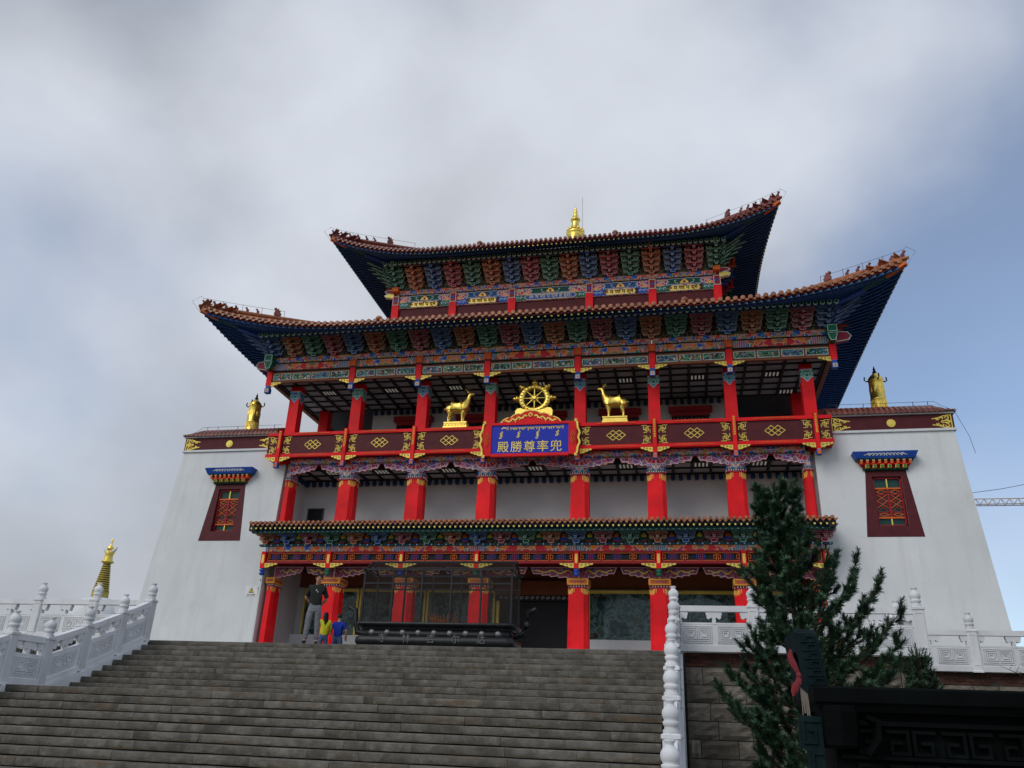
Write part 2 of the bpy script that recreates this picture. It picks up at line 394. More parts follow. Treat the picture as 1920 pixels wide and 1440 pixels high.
q = Nt('rough_wall_stone')
k = q.math('MULTIPLY_ADD', q.rnd, .6, .7)
g = q.ramp(q.noise(3.5, 6, .65), [(.25, (.11, .095, .075)), (.55, (.20, .175, .14)), (.8, (.28, .25, .21))])
g = q.mix(1., g, q.comb(k, k, k), 'MULTIPLY'); q.bump(q.noise(14, 6, .7), .8, .03); MT['wallstone'] = q.set(g, .9, 0, .2)
q = Nt('old_brick'); g = q.ramp(q.noise(5, 5), [(.3, (.07, .03, .022)), (.7, (.15, .06, .042))])
k = q.math('MULTIPLY_ADD', q.rnd, .7, .6); g = q.mix(1., g, q.comb(k, k, k), 'MULTIPLY'); q.bump(q.noise(20, 5), .5, .02); MT['brick'] = q.set(g, .9, 0, .2)
MT['mortar'] = plain('dark_mortar', (.055, .05, .042), .95, bump=.4)
MT['core'] = plain('dark_step_core', (.012, .011, .010), .95)

q = Nt('grey_marble')            # carved balustrades
g = q.ramp(q.noise(1.3, 6, .6), [(.3, (.60, .61, .62)), (.7, (.76, .765, .77))])
k = q.math('MULTIPLY_ADD', q.rnd, .18, .91); g = q.mix(1., g, q.comb(k, k, k), 'MULTIPLY')
dk = q.ramp(q.noise(1., 5, .65, q.mapping((4, 4, .8))), [(.58, (0, 0, 0)), (.8, (.5, .5, .5))])
g = q.mix(dk, g, (.40, .39, .36)); q.bump(q.noise(45, 4, .6), .25, .006); MT['marble'] = q.set(g, .7, 0, .3)

q = Nt('paving'); x, y, z = q.sep()
br = q.n('ShaderNodeTexBrick'); q.l(q.P, br.inputs['Vector']); br.inputs['Scale'].default_value = 1.2
for i, c in enumerate(((.13, .13, .12), (.17, .165, .15), (.05, .05, .045))): br.inputs[1+i].default_value = (*c, 1)
MT['paving'] = q.set(q.mix(q.noise(2, 5), br.outputs['Color'], (.10, .10, .09)), .9, 0, .2)
q = Nt('grass_ground'); MT['ground'] = q.set(q.ramp(q.noise(.5, 6), [(.3, (.035, .05, .018)), (.7, (.09, .085, .05))]), .95, 0, .1)

q = Nt('old_bronze')             # green-black patina
g = q.ramp(q.noise(3, 6, .65), [(.35, (.0022, .0026, .0026)), (.6, (.0035, .005, .005)), (.8, (.009, .014, .013))])
q.bump(q.noise(22, 5), .5, .01); MT['bronze'] = q.set(g, .8, 0, .06)
q = Nt('cast_iron'); g = q.ramp(q.noise(3, 6, .65), [(.35, (.010, .011, .012)), (.7, (.022, .025, .026))]); q.bump(q.noise(30, 5), .4, .008); MT['iron'] = q.set(g, .42, .4, .4)
q = Nt('green_bronze'); g = q.ramp(q.noise(4, 6, .65), [(.3, (.003, .007, .008)), (.7, (.010, .024, .027))]); q.bump(q.noise(25, 5), .5, .01); MT['verdigris'] = q.set(g, .8, 0, .08)
MT['cloth_red'] = plain('faded_red_cloth', (.20, .03, .035), .9, bump=.3, bscale=60)
MT['incense'] = plain('incense_sticks', (.42, .12, .04), .9)
MT['ceilpanel'] = plain('grey_ceiling_panel', (.34, .335, .34), .7, objvar=.14)
MT['ceilbeam'] = plain('dark_ceiling_beam', (.022, .026, .028), .6)
q = Nt('lit_tube'); q.set((.55, .55, .5), .4); q.b.inputs['Emission Color'].default_value = (1, .96, .82, 1); q.b.inputs['Emission Strength'].default_value = .10; MT['tube'] = q.mat

# ================================================================ the setting
GZ = -3.62
mb = MB(); mb.face([(-1500,-1200,GZ),(1500,-1200,GZ),(1500,2500,GZ),(-1500,2500,GZ)]); tag(mb.obj('ground', MT['ground']), kind='structure')
mb = MB(); mb.box(-13, 20, -42, -24.6, GZ+.004, GZ+.03); tag(mb.obj('forecourt_pavement', MT['paving']), kind='structure')
YE, SH, ST, SL = -19.36, .16, .357, 2.0
def nose(i): return YE - i*ST - (SL-ST if i >= 9 else 0), -i*SH
# terrace, stepped back on the right
pl = [(-90,-19.05),(-7.5,-19.05),(-7.5,YE+.42),(7.5,YE+.42),(7.5,-19.05),(13.1,-19.05),(13.1,-15.0),(90,-15.0),(90,90),(-90,90)]
mb = MB(); mb.face([(x, y, -.006) for x, y in pl])
for i in range(len(pl)):
    a, b = pl[i], pl[(i+1) % len(pl)]; mb.face([(*a, GZ-.2), (*b, GZ-.2), (*b, -.006), (*a, -.006)])
tag(mb.obj('terrace', MT['paving']), kind='structure')

# ---- staircase: every row a step, every stone of a row its own piece
stair = empty('staircase', (0, YE, GZ)); tag(stair, kind='structure')
def rel(o): return (-0, -YE, -GZ)
SW = 7.18
stone_n = 0
stone_var = []
for k in range(6):                                   # six worn stone shapes, unit length along X
    mb = MB(); n = 7; h = SH-.020
    top = [(.006+.010*RND.random()) for _ in range(n)]; bot = [.004*RND.random() for _ in range(n)]
    rows = []
    xs = [-.5+i/(n-1) for i in range(n)]
    r0 = [(x, .0+.006*RND.random(), -h+b) for x, b in zip(xs, bot)]
    r1 = [(x, -.006*RND.random(), -h*.5) for x in xs]
    r2 = [(x, .004*RND.random(), -t_*1.6) for x, t_ in zip(xs, top)]
    r3 = [(x, .014+.012*RND.random(), -.002*RND.random()) for x in xs]
    r4 = [(x, .36, 0) for x in xs]
    mb.grid([r0, r1, r2, r3, r4], 0, False)
    mb.face([r4[0], r3[0], r2[0], r1[0], r0[0]]); mb.face([r0[-1], r1[-1], r2[-1], r3[-1], r4[-1]])
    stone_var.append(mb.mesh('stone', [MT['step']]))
rest = MB()
for i in range(24):
    y, z = nose(i)
    deep = (SL if i == 9 else ST)+.15
    SX = -SW if i < 9 else -SW-1.6
    mb = MB(); mb.box(SX, SW, y+.035, y+deep, z-SH-.02, z-.022)
    if i == 9: mb.box(SX, SW, y+.30, y+deep, z-.011, z-.002)
    so = mb.obj('step', MT['core'], stair, (0, -YE, -GZ))
    x = SX
    while x < SW-.01:
        w = RND.uniform(.85, 1.7)
        if SW-x-w < .5: w = SW-x
        dy, dz = RND.uniform(-.006, .008), RND.uniform(-.004, .003)
        if i <= 18 and stone_n < 298:
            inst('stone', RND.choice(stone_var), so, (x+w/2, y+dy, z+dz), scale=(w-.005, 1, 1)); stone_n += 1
        else:
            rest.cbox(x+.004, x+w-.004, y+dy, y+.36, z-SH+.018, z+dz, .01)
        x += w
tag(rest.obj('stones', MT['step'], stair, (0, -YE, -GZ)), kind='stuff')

# ---- rough stone retaining walls right of the stairs
block_var = []
for k in range(5):
    mb = MB(); n = 5; rows = []
    for j in range(n):
        rw = []
        for i in range(n):
            e = min(i, n-1-i, j, n-1-j)
            rw.append((-.5+i/(n-1), .0 if e == 0 else -RND.uniform(.02, .085), j/(n-1)))
        rows.append(rw)
    mb.grid(rows, 0, False)
    mb.face([(-.5,.12,0),(-.5,0,0),(-.5,0,1),(-.5,.12,1)]); mb.face([(.5,0,0),(.5,.12,0),(.5,.12,1),(.5,0,1)]); mb.face([(-.5,0,1),(.5,0,1),(.5,.12,1),(-.5,.12,1)]); mb.face([(-.5,.12,0),(.5,.12,0),(.5,0,0),(-.5,0,0)])
    block_var.append(mb.mesh('stone_block', [MT['wallstone']]))
mb = MB(); mb.cbox(-.5, .5, 0, .1, 0, 1, .02); brick_me = mb.mesh('brick', [MT['brick']])
def retaining(x0, x1, y, zb, label, bricks=4):
    t = empty('retaining_wall', ((x0+x1)/2, y, zb)); tag(t, label, 'wall')
    ox, oy, oz = -(x0+x1)/2, 0, -zb
    mb = MB(); mb.box(x0, x1, y+.03, y+.2, zb-.05, -.02); mb.obj('mortar_bed', MT['mortar'], t, (ox, -y, oz))
    z = zb; zt = -.02-.078*bricks-.03; nc = max(1, round((zt-zb)/.41)); ch = (zt-zb)/nc
    for c in range(nc):
        x = x0-(.35 if c % 2 else 0)
        while x < x1-.02:
            w = RND.uniform(.62, .95); a, b = max(x, x0), min(x+w, x1)
            if b-a > .12: inst('stone_block', RND.choice(block_var), t, ((a+b)/2+ox, RND.uniform(-.015, .015), z+oz+.01), scale=(b-a-.018, 1, ch-.02))
            x += w
        z += ch
    z += .02
    for c in range(bricks):
        x = x0-(.13 if c % 2 else 0)
        while x < x1-.02:
            a, b = max(x, x0), min(x+.26, x1)
            if b-a > .05 and RND.random() > .06: inst('brick', brick_me, t, ((a+b)/2+ox, RND.uniform(.0, .03), z+oz), scale=(b-a-.012, 1, .064))
            x += .26
        z += .078
    return t
retaining(7.62, 13.12, -19.30, GZ, 'rough stone retaining wall with red brick top courses beside the stairs')
retaining(13.14, 19.5, -15.22, -1.3, 'set back brick and stone wall under the farther balustrade at right')

# ---- carved stone balustrades
def spiral(cx, cz, w, h, sgn=1):
    p = []; a, b = w/2, h/2; s = w*.155
    x0, x1, z0, z1 = -a, a, -b, b
    p = [(x1, z0), (x0, z0), (x0, z1), (x1, z1)]
    for k in range(2):
        x1 -= 0 if k == 0 else s; z0 += s*1.15
        p.append((x1, z0)); x0 += s; p.append((x0, z0)); z1 -= s*1.15; p.append((x0, z1)); x1 -= s*.9; p.append((x1, z1))
    return [(cx+sgn*x, cz+z) for x, z in p]
def cloud_support(cx, half=0):
    """lotus-cloud support between panel and top rail; half = -1 / +1 for the ends"""
    H0, H1 = .66, .935
    rt = [(.035, H0), (.045, H0+.03), (.05, H0+.06), (.035, H0+.09), (.03, H0+.11), (.075, H0+.13), (.10, H0+.10), (.145, H0+.095), (.175, H0+.13), (.17, H0+.165), (.19, H0+.2), (.195, H0+.235), (.17, H1+.01)]
    if half == 0: return [(cx+x, z) for x, z in rt] + [(cx-x, z) for x, z in rt[::-1]]
    return [(cx+half*x, z) for x, z in rt] + [(cx, H1+.01), (cx, H0)]
panel_cache = {}
def panel_mesh(Ln, slope):
    key = (round(Ln, 2), round(slope, 3))
    if key in panel_cache: return panel_cache[key]
    mb = MB()
    mb.box(0, Ln, -.12, .12, -.02, .12); mb.box(0, Ln, -.06, .06, .12, .665); mb.box(0, Ln, -.085, .085, .93, 1.07)
    mb.box(.0, Ln, -.07, .07, .62, .66)
    for c, hf in ((0, 1), (Ln/2, 0), (Ln, -1)): mb.prism(cloud_support(c, hf), -.062, .062)
    for sy in (-1, 1):
        n = mb.since()
        nn = 2 if Ln > 1.5 else 1
        for q in range(nn):
            c = Ln*(q+.5)/nn; wd = min(.74, Ln/nn-.16)
            mb.stroke([(c-wd/2, .19), (c+wd/2, .19), (c+wd/2, .58), (c-wd/2, .58)], .022, -.084, -.055, 0, True)
            for e in (-1, 1): mb.stroke(spiral(c+e*wd*.235, .385, wd*.40, .30, -e), .024, -.088, -.055)
        if sy > 0: mb.fn(n, lambda x, y, z: (x, -y, z))
    if slope: mb.fn(0, lambda x, y, z: (x, y, z+slope*x))
    panel_cache[key] = mb.mesh('panel', [MT['marble']]); return panel_cache[key]
mb = MB()
def chamf(w, c): return [(w, -w+c), (w, w-c), (w-c, w), (-w+c, w), (-w, w-c), (-w, -w+c), (-w+c, -w), (w-c, -w)]
mb.grid([[(x, y, z) for x, y in chamf(w, .02)] for w, z in ((.14, -.04), (.14, 0), (.125, .02), (.125, 1.02), (.145, 1.03), (.145, 1.08), (.11, 1.10))], 0, False, close=True)
mb.face([(x, y, 1.10) for x, y in chamf(.11, .02)])
for sy in (-1, 1): mb.box(-.085, .085, min(sy*.127, sy*.136), max(sy*.127, sy*.136), .15, .16); mb.box(-.085, .085, min(sy*.127, sy*.136), max(sy*.127, sy*.136), .94, .95)
post_me = mb.mesh('post', [MT['marble']])
mb = MB(); mb.lathe([(.115,1.10),(.125,1.13),(.095,1.165),(.10,1.175),(.085,1.185),(.112,1.20),(.122,1.245),(.112,1.262),(.092,1.268),(.115,1.30),(.128,1.35),(.122,1.40),(.095,1.445),(.058,1.475),(.052,1.505),(.075,1.53),(.078,1.545),(.06,1.552)], 14)
fin_me = mb.mesh('finial', [MT['marble']])
def balustrade(pts, label, group='carved stone balustrades', skip=0):
    """pts: (x,y,z) post feet; posts and panels are parts"""
    p0 = Vector(pts[0]); t = empty('stone_balustrade', p0); tag(t, label, 'balustrade', group)
    for i, p in enumerate(pts):
        p = Vector(p)
        if i >= skip: po = inst('post', post_me, t, p-p0, (0, 0, RND.uniform(-.02, .02))); inst('finial', fin_me, po, rot=(0, 0, RND.random()*6))
        if i+1 < len(pts):
            q = Vector(pts[i+1]); d = q-p; L = math.hypot(d.x, d.y)
            a = p+d*(.12/L)
            inst('panel', panel_mesh(L-.24, d.z/L), t, a-p0, (0, 0, math.atan2(d.y, d.x)))
    return t
BX = 1.85
balustrade([(7.42+BX*i+.03*i, -19.45, 0) for i in range(4)] + [(13.08, -17.4, 0), (13.08, -15.25, 0)], 'carved grey stone balustrade on terrace edge behind the pine', skip=1)
balustrade([(13.35+2.05*i, -15.32, 0) for i in range(5)], 'farther carved balustrade on the set back wall at right edge')
balustrade([(-7.30, -19.45, 0)] + [(-9.05-BX*i, -19.45, 0) for i in range(5)], 'level balustrade along terrace edge left of the stairs', skip=1)
SY = [-19.45, -20.58, -21.85, -23.1, -24.25, -25.5, -26.75, -28, -29.25]
SB = [0, -.48, -.98, -1.42, -1.42, -1.92, -2.46, -3.02, -3.55]
for sx, lb in ((-7.27, 'carved balustrade sloping down the left side of the stairs'), (7.40, 'stone balustrade descending the right side of stairs, seen end on')):
    t = balustrade([(sx, y, b) for y, b in zip(SY, SB)], lb)
    mb = MB()
    for i in range(len(SY)-1):
        for x0, x1 in ((sx-.17, sx+.17),):
            a, b = SY[i]-.0, SY[i+1]; za, zb = SB[i]-.03, SB[i+1]-.03
            n = mb.since(); mb.box(x0, x1, b, a, GZ-.05, 0)
            mb.fn(n, lambda x, y, z: (x, y, z if z < -1 else (za if abs(y-a) < 1e-4 else zb)))
    mb.obj('sloping_kerb', MT['marble'], t, (-sx, -SY[0], 0))
# return panel joining the stair-head post to the level balustrade at left

# ================================================================ the temple
temple = empty('temple_hall', (0, 0, 0))
tag(temple, 'three tiered red and white monastery hall with upturned tiled roofs above the stairs', 'temple')
A_, N_ = 2.535, 4.0
XI = [-A_-2*N_, -A_-N_, -A_, A_, A_+N_, A_+2*N_]
X1 = [-13.98]+XI+[13.98]; X2 = [-14.04]+XI+[14.04]; X3 = [-14.48]+XI+[14.48]
CK = ['O', 'B', 'C', 'G']
CM = {'O': (MT['borange'], MT['outl_o']), 'B': (MT['bblue'], MT['outl_b']), 'C': (MT['bcrimson'], MT['outl_c']), 'G': (MT['bgreen'], MT['outl_g'])}
def mid(xs): return [((xs[i]+xs[i+1])/2, xs[i+1]-xs[i]) for i in range(len(xs)-1)]

# ---- masonry: podium, battered side blocks, hall walls
YT, ZT, KF, KS = .66, 12.55, .06, .066            # front plane at the ledge, ledge height, front and side batter
def yf(z): return YT-KF*(ZT-z)
def xo(z): return 21.13+KS*(ZT-z)
mb = MB(); mb.box(-13.9, 13.9, -2.2, 3, -.1, 1.3); mb.obj('podium', MT['plaster'], temple)
for s in (-1, 1):
    mb = MB(); wx0, wx1, wz0, wz1 = 16.96, 18.30, 7.72, 10.2
    zs = [-.1, wz0, wz1, ZT]
    def P(x, z): return (s*(xo(z) if x == 'o' else x), yf(z), z)
    xs = [14.42, wx0, wx1, 'o']
    for i in range(3):
        for j in range(3):
            if i == 1 and j == 1: continue
            q = [P(xs[j], zs[i]), P(xs[j+1], zs[i]), P(xs[j+1], zs[i+1]), P(xs[j], zs[i+1])]
            mb.face(q if s > 0 else q[::-1])
    D = .34                                        # window reveal
    for (xa, za), (xb, zb) in (((wx0, wz0), (wx1, wz0)), ((wx1, wz0), (wx1, wz1)), ((wx1, wz1), (wx0, wz1)), ((wx0, wz1), (wx0, wz0))):
        a, b = P(xa, za), P(xb, zb); mb.face([a, b, (b[0], b[1]+D, b[2]), (a[0], a[1]+D, a[2])], 1)
    mb.face([(s*14.42, yf(-.1), -.1), (s*14.42, yf(ZT), ZT), (s*14.42, 6, ZT), (s*14.42, 6, -.1)])          # inner return
    mb.face([(s*xo(-.1), yf(-.1), -.1), (s*xo(ZT), yf(ZT), ZT), (s*xo(ZT), 34, ZT), (s*xo(-.1), 34, -.1)])
    mb.face([(s*14.42, YT, 13.9), (s*21.1, YT+.6, 13.9), (s*21.1, 34, 13.9), (s*14.42, 34, 13.9)])
    mb.obj('side_block_wall', [MT['plaster'], MT['maroon']], temple)
    # parapet band: white ledge, maroon band, white ledge
    mb = MB(); xa, xb = sorted((s*15.3, s*21.22))
    mb.box(xa, xb, YT-.10, YT+.5, ZT-.02, ZT+.10); mb.box(xa, xb, YT-.12, YT+.5, 13.42, 13.55)
    mb.obj('ledge', MT['plaster'], temple)
    mb = MB(); xa, xb = sorted((s*15.3, s*21.17)); mb.box(xa, xb, YT-.02, YT+.55, ZT+.10, 13.42)
    bo = mb.obj('maroon_band', MT['maroon'], temple)
    mb = MB()
    for k in range(3): mb.lathe([(.21-.055*k, 0), (.21-.055*k, .03+.012*k)], 22, mat=0, sm=False)
    mb.xf(0, T(0, 0, 0) @ Matrix.Rotation(pi/2, 4, 'X'))
    mb.obj('medallion', MT['goldpaint'], bo, (s*18.25, YT-.02, 13.0))
    # cloud ornaments at the band's ends
    for e, xc in ((1, 15.42), (-1, 21.05)):
        mb = MB()
        for zz in (-1, 1):
            cz = .2*zz
            for cx_, cz_, rr, tt in ((.16, .19, .13, 5.2), (.42, .16, .11, 4.6), (.16, .06, .09, 4.2), (.62, .10, .07, 3.8)):
                pts = [(cx_+rr*(1-.12*i)*cos(.55*i), (cz_+rr*(1-.12*i)*sin(.55*i))*zz) for i in range(8)]
                mb.stroke(pts, .045, -.028, 0)
            mb.stroke([(.05, .34*zz), (.35, .30*zz), (.6, .2*zz), (.86, .16*zz)], .05, -.026, 0); mb.stroke([(.05, .02*zz), (.3, .05*zz), (.45, .03*zz)], .045, -.027, 0)
        mb.stroke([(0, -.36), (0, .36)], .05, -.03, 0)
        if s < 0 or e < 0: pass
        sx = e*s
        mb.fn(0, lambda x, y, z: (sx*x, y, z))
        mb.obj('cloud_ornament', MT['goldpaint'], bo, (s*xc, YT-.02, 13.0))
    # tiled coping on the band
    cop = MB(); xa, xb = 15.2, 21.32
    prof = [(YT-.22, 13.56), (YT+.1, 13.78), (YT+.55, 14.02), (YT+.75, 14.04), (YT+.75, 13.5), (YT-.2, 13.5)]
    cop.grid([[(s*xa, y, z) for y, z in prof], [(s*20.5, y, z) for y, z in prof], [(s*xb, y if y > YT+.3 else y, 13.50+(z-13.5)*.35) for y, z in prof]], 0, False)
    co = cop.obj('coping', MT['rtile'], temple)
    tl = MB(); nseg = 6
    tl.grid([[(.11*cos(pi*j/nseg), y, z+.11*sin(pi*j/nseg)) for j in range(nseg+1)] for y, z in ((0, 0), (.32, .22), (.78, .46))], 0, True)
    tl.face([(.11*cos(2*pi*j/10), -.004, .11*sin(2*pi*j/10)) for j in range(10)]); tl.face([(.06, .01, .02), (.185, .01, .02), (.125, .005, -.09)])
    tme = tl.mesh('roof_tile', [MT['rtile']])
    for i in range(24):
        x = 15.32+i*.255; f = 1 if x < 20.5 else 1-(x-20.5)/.95
        inst('roof_tile', tme, co, (s*x, YT-.24, 13.56), scale=(1, 1, max(.3, f)))
    mb = MB(); mb.tube([(s*15.2, YT+.62, 14.05), (s*20.4, YT+.62, 14.05), (s*21.3, YT+.5, 13.72)], .09, 8); mb.obj('coping_ridge', MT['rtile'], co)
    # lightning-conductor wire on the coping
    w = MB(); pts = [(s*(15.4+5.2*i/8), YT+.62, 14.34-.03*sin(pi*(i % 2))) for i in range(9)]+[(s*20.9, YT+.6, 14.1), (s*21.4, YT+.4, 13.75)]
    w.tube(pts, .011, 4)
    for x in (15.9, 17.2, 18.3, 19.6, 20.3): w.tube([(s*x, YT+.62, 14.05), (s*x, YT+.62, 14.36)], .018, 4)
    if s > 0: w.tube([(21.4, YT+.4, 13.75), (21.75, YT, 12.2), (21.85, YT-.1, 11.3)], .012, 4)
    tag(w.obj('conductor_wire', MT['wire'], temple), 'thin conductor wire along the tiled coping')
    # window: maroon trapezoid surround, casement behind the reveal
    cx_ = 17.63
    su = MB(); o = [(cx_-.93, 10.50), (cx_+.93, 10.50), (cx_+1.28, 7.18), (cx_-1.28, 7.18)]
    i_ = [(wx0, wz1), (wx1, wz1), (wx1, wz0), (wx0, wz0)]
    for k in range(4):
        a, b, c, d = o[k], o[(k+1) % 4], i_[(k+1) % 4], i_[k]
        q = [(s*x, yf(z)-.015, z) for x, z in (a, b, c, d)]; su.face(q)
        qa, qb = [(s*x, yf(z)-.015, z) for x, z in (a, b)]; su.face([qa, qb, (qb[0], qb[1]+.03, qb[2]), (qa[0], qa[1]+.03, qa[2])])
    win = su.obj('window', MT['maroon'], temple)
    wc = s*cx_; Y = yf(9)+.20
    fr = MB()
    for x0, x1, z0, z1 in ((-.66, -.58, 7.74, 10.18), (.58, .66, 7.74, 10.18), (-.05, .05, 8.2, 9.62), (-.66, .66, 10.1, 10.18), (-.66, .66, 7.74, 7.82)): fr.box(x0, x1, Y-.03, Y+.05, z0, z1)
    fr.box(-.58, .58, Y-.035, Y+.05, 9.58, 9.66, 1); fr.box(-.58, .58, Y-.035, Y+.05, 8.13, 8.21, 1); fr.box(-.03, .03, Y-.02, Y+.05, 9.66, 10.1, 2); fr.box(-.03, .03, Y-.02, Y+.05, 7.82, 8.13, 2)
    fr.obj('frame', [MT['dred'], MT['orange'], MT['goldpaint']], win, (wc, 0, 0))
    la = MB()
    for c in (-.315, .315):
        for z0, z1 in ((9.34, 9.56), (8.23, 8.42)):
            la.stroke([(c-.24, (z0+z1)/2), (c, z1-.02), (c+.24, (z0+z1)/2), (c, z0+.02)], .03, Y-.02, Y+.01, 0, True)
        la.box(c-.26, c+.26, Y-.02, Y+.02, 9.29, 9.335, 1); la.box(c-.26, c+.26, Y-.02, Y+.02, 8.425, 8.47, 1)
        for k in range(5):
            zc = 8.6+.16*k
            la.stroke([(c-.25, zc-.1), (c+.25, zc+.25)], .028, Y-.025, Y, 0 if k % 2 else 1); la.stroke([(c+.25, zc-.1), (c-.25, zc+.25)], .028, Y-.015, Y+.01, 0 if k % 2 else 1)
    la.obj('lattice', [MT['orange'], MT['dred']], win, (wc, 0, 0))
    for z0, z1, mt in ((9.66, 10.1, 'glass'), (8.2, 9.6, 'glass'), (7.82, 8.13, 'glass')):
        for c in (-1, 1):
            g = MB(); xa, xb = sorted((c*.03, c*.58)); g.face([(xa, Y+.03, z0), (xb, Y+.03, z0), (xb, Y+.03, z1), (xa, Y+.03, z1)]); g.obj('pane', MT['glass'], win, (wc, 0, 0))
    g = MB(); g.box(-.66, .66, Y+.1, Y+.16, 7.73, 10.19); g.obj('blind', MT['dgreen'], win, (wc, 0, 0))
    # painted canopy over the window: blue slab, red brackets, green dentils
    cn = MB()
    def slab(hb, ht, pb, pt, z0, z1, mt):
        yb = yf(z0)
        b = [(-hb, yb-pb), (hb, yb-pb), (hb, yb+.1), (-hb, yb+.1)]; t_ = [(-ht, yb-pt), (ht, yb-pt), (ht, yb+.1), (-ht, yb+.1)]
        cn.face([(x, y, z0) for x, y in b[::-1]], mt); cn.face([(x, y, z1) for x, y in t_], mt)
        for k in range(4): cn.face([(*b[k], z0), (*b[(k+1) % 4], z0), (*t_[(k+1) % 4], z1), (*t_[k], z1)], mt)
    slab(1.36, 1.5, .46, .60, 11.02, 11.34, 0); slab(1.30, 1.34, .40, .44, 10.96, 11.02, 1); slab(1.02, 1.05, .16, .2, 10.50, 10.56, 1)
    slab(1.0, 1.25, .10, .26, 10.56, 10.96, 2)
    ca = cn.obj('window_canopy', [MT['blue'], MT['dgreen'], MT['dred']], temple, (wc, 0, 0))
    sc_ = MB()
    for e in (-1, 1):
        for k in range(5):
            sc_.stroke([(e*(.08+.17*k)+.09*(1-.1*j)*cos(.8*j)*e, .0+.085*(1-.1*j)*sin(.8*j)) for j in range(7)], .035, -.006, 0)
        sc_.stroke([(e*.7, .0), (e*.85, .03), (e*.98, -.02)], .03, -.006, 0)
    so = sc_.obj('scroll', MT['white'], ca, (0, yf(11.02)-.535, 11.18), (radians(23), 0, 0))
    bk = MB(); bk.box(-.055, .055, -.36, 0, 0, .13); bk.prism([(-.07, .13), (.07, .13), (.05, .19), (-.05, .19)], -.38, 0, 0, .012, 1); bkm = bk.mesh('bracket', [MT['orange'], MT['outl_o']])
    for i in range(9): inst('bracket', bkm, ca, (-1.12+.28*i, yf(10.8)-.02, 10.78))
    dn = MB(); dn.cbox(-.085, .085, -.30, 0, 0, .17, .02, 0); dn.box(-.06, .06, -.303, -.29, .025, .145, 1); dnm = dn.mesh('dentil', [MT['yellow'], MT['green']])
    for i in range(6): inst('dentil', dnm, ca, (-.86+.344*i, yf(10.6)-.02, 10.575))
    rb = MB(); slabs = rb.box(-1.12, 1.12, yf(10.75)-.33, yf(10.75), 10.745, 10.785); rb.obj('red_rail', MT['red'], ca)

# hall walls of each storey
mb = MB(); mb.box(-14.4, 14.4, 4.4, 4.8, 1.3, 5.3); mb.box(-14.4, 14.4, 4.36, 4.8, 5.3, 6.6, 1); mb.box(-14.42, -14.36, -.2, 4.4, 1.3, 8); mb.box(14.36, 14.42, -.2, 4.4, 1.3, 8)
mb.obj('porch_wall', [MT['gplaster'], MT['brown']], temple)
mb = MB()
for a, b in ((-14.4, -3.2), (2.5, 14.4)): mb.box(a, b, 3.9, 4.4, 1.3, 2.62)
mb.obj('white_plinth', MT['plaster'], temple)
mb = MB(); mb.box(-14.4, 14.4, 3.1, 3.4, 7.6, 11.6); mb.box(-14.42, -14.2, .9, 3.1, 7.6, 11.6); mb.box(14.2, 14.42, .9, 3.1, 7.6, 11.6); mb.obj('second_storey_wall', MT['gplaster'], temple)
for x in (-13.35, 12.2):
    mb = MB(); mb.box(x-.45, x+.45, 3.04, 3.12, 7.6, 9.6); mb.box(x-.5, x-.45, 3.0, 3.1, 7.6, 9.65, 1); mb.box(x+.45, x+.5, 3.0, 3.1, 7.6, 9.65, 1); mb.box(x-.5, x+.5, 3.0, 3.1, 9.6, 9.66, 1); mb.obj('door', [MT['black'], MT['wire']], temple)
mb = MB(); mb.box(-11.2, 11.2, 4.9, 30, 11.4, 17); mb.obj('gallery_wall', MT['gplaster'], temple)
for x in (-8.4, -4.4, 0, 4.4, 8.5):
    mb = MB(); mb.box(x-.75, x+.75, 4.86, 4.9, 13.0, 14.75); wo = mb.obj('gallery_window', MT['black'], temple)
    mb = MB(); mb.box(x-1.25, x+1.25, 4.45, 4.9, 15.55, 15.85, 0); mb.box(x-1.1, x+1.1, 4.6, 4.9, 15.3, 15.55, 1)
    for i in range(11): mb.box(x-1.02+.2*i-.05, x-1.02+.2*i+.05, 4.62, 4.9, 15.05, 15.3, 2)
    mb.obj('canopy', [MT['dred'], MT['dred'], MT['black']], wo)
mb = MB(); mb.box(-15.0, 15.0, 1.3, 30, 11.62, 11.74); mb.obj('gallery_floor', MT['gplaster'], temple)
mb = MB(); mb.box(-14.4, 14.4, -.1, 3.2, 7.5, 7.6); mb.obj('second_storey_floor', MT['gplaster'], temple)

# ---- ground-floor bays: murals behind glass, doorway in the middle
for i, (c, w) in enumerate(mid(X1)):
    if i == 3: continue
    hw = w/2-.04
    fr = MB(); z0, z1 = 2.62, 5.05; Y = 4.28
    for a, b, e, f in ((-hw, -hw+.1, z0, z1), (hw-.1, hw, z0, z1)): fr.box(a, b, Y-.08, Y+.1, e, f)
    fr.box(-hw, hw, Y-.1, Y+.1, z1, z1+.16); fr.box(-hw, hw, Y-.1, Y+.1, z0-.1, z0)
    mo = fr.obj('mural', MT['goldpaint'], temple, (c, 0, 0))
    p = MB(); p.box(-hw+.1, hw-.1, Y+.05, Y+.09, z0, z1); p.obj('painting', MT['mural'], mo)
    p = MB(); p.face([(-hw+.1, Y-.03, z0), (hw-.1, Y-.03, z0), (hw-.1, Y-.03, z1), (-hw+.1, Y-.03, z1)]); p.obj('pane', MT['glass'], mo)
mb = MB(); mb.box(-2.4, 2.4, 4.30, 4.5, 1.3, 4.6); dr = mb.obj('doorway', MT['black'], temple)
mb = MB(); mb.box(-2.5, 2.5, 4.1, 4.35, 4.9, 5.7); mb.obj('lintel', MT['brown'], dr)
mb = MB(); mb.box(-2.5, 2.5, 4.05, 4.35, 4.6, 4.9)
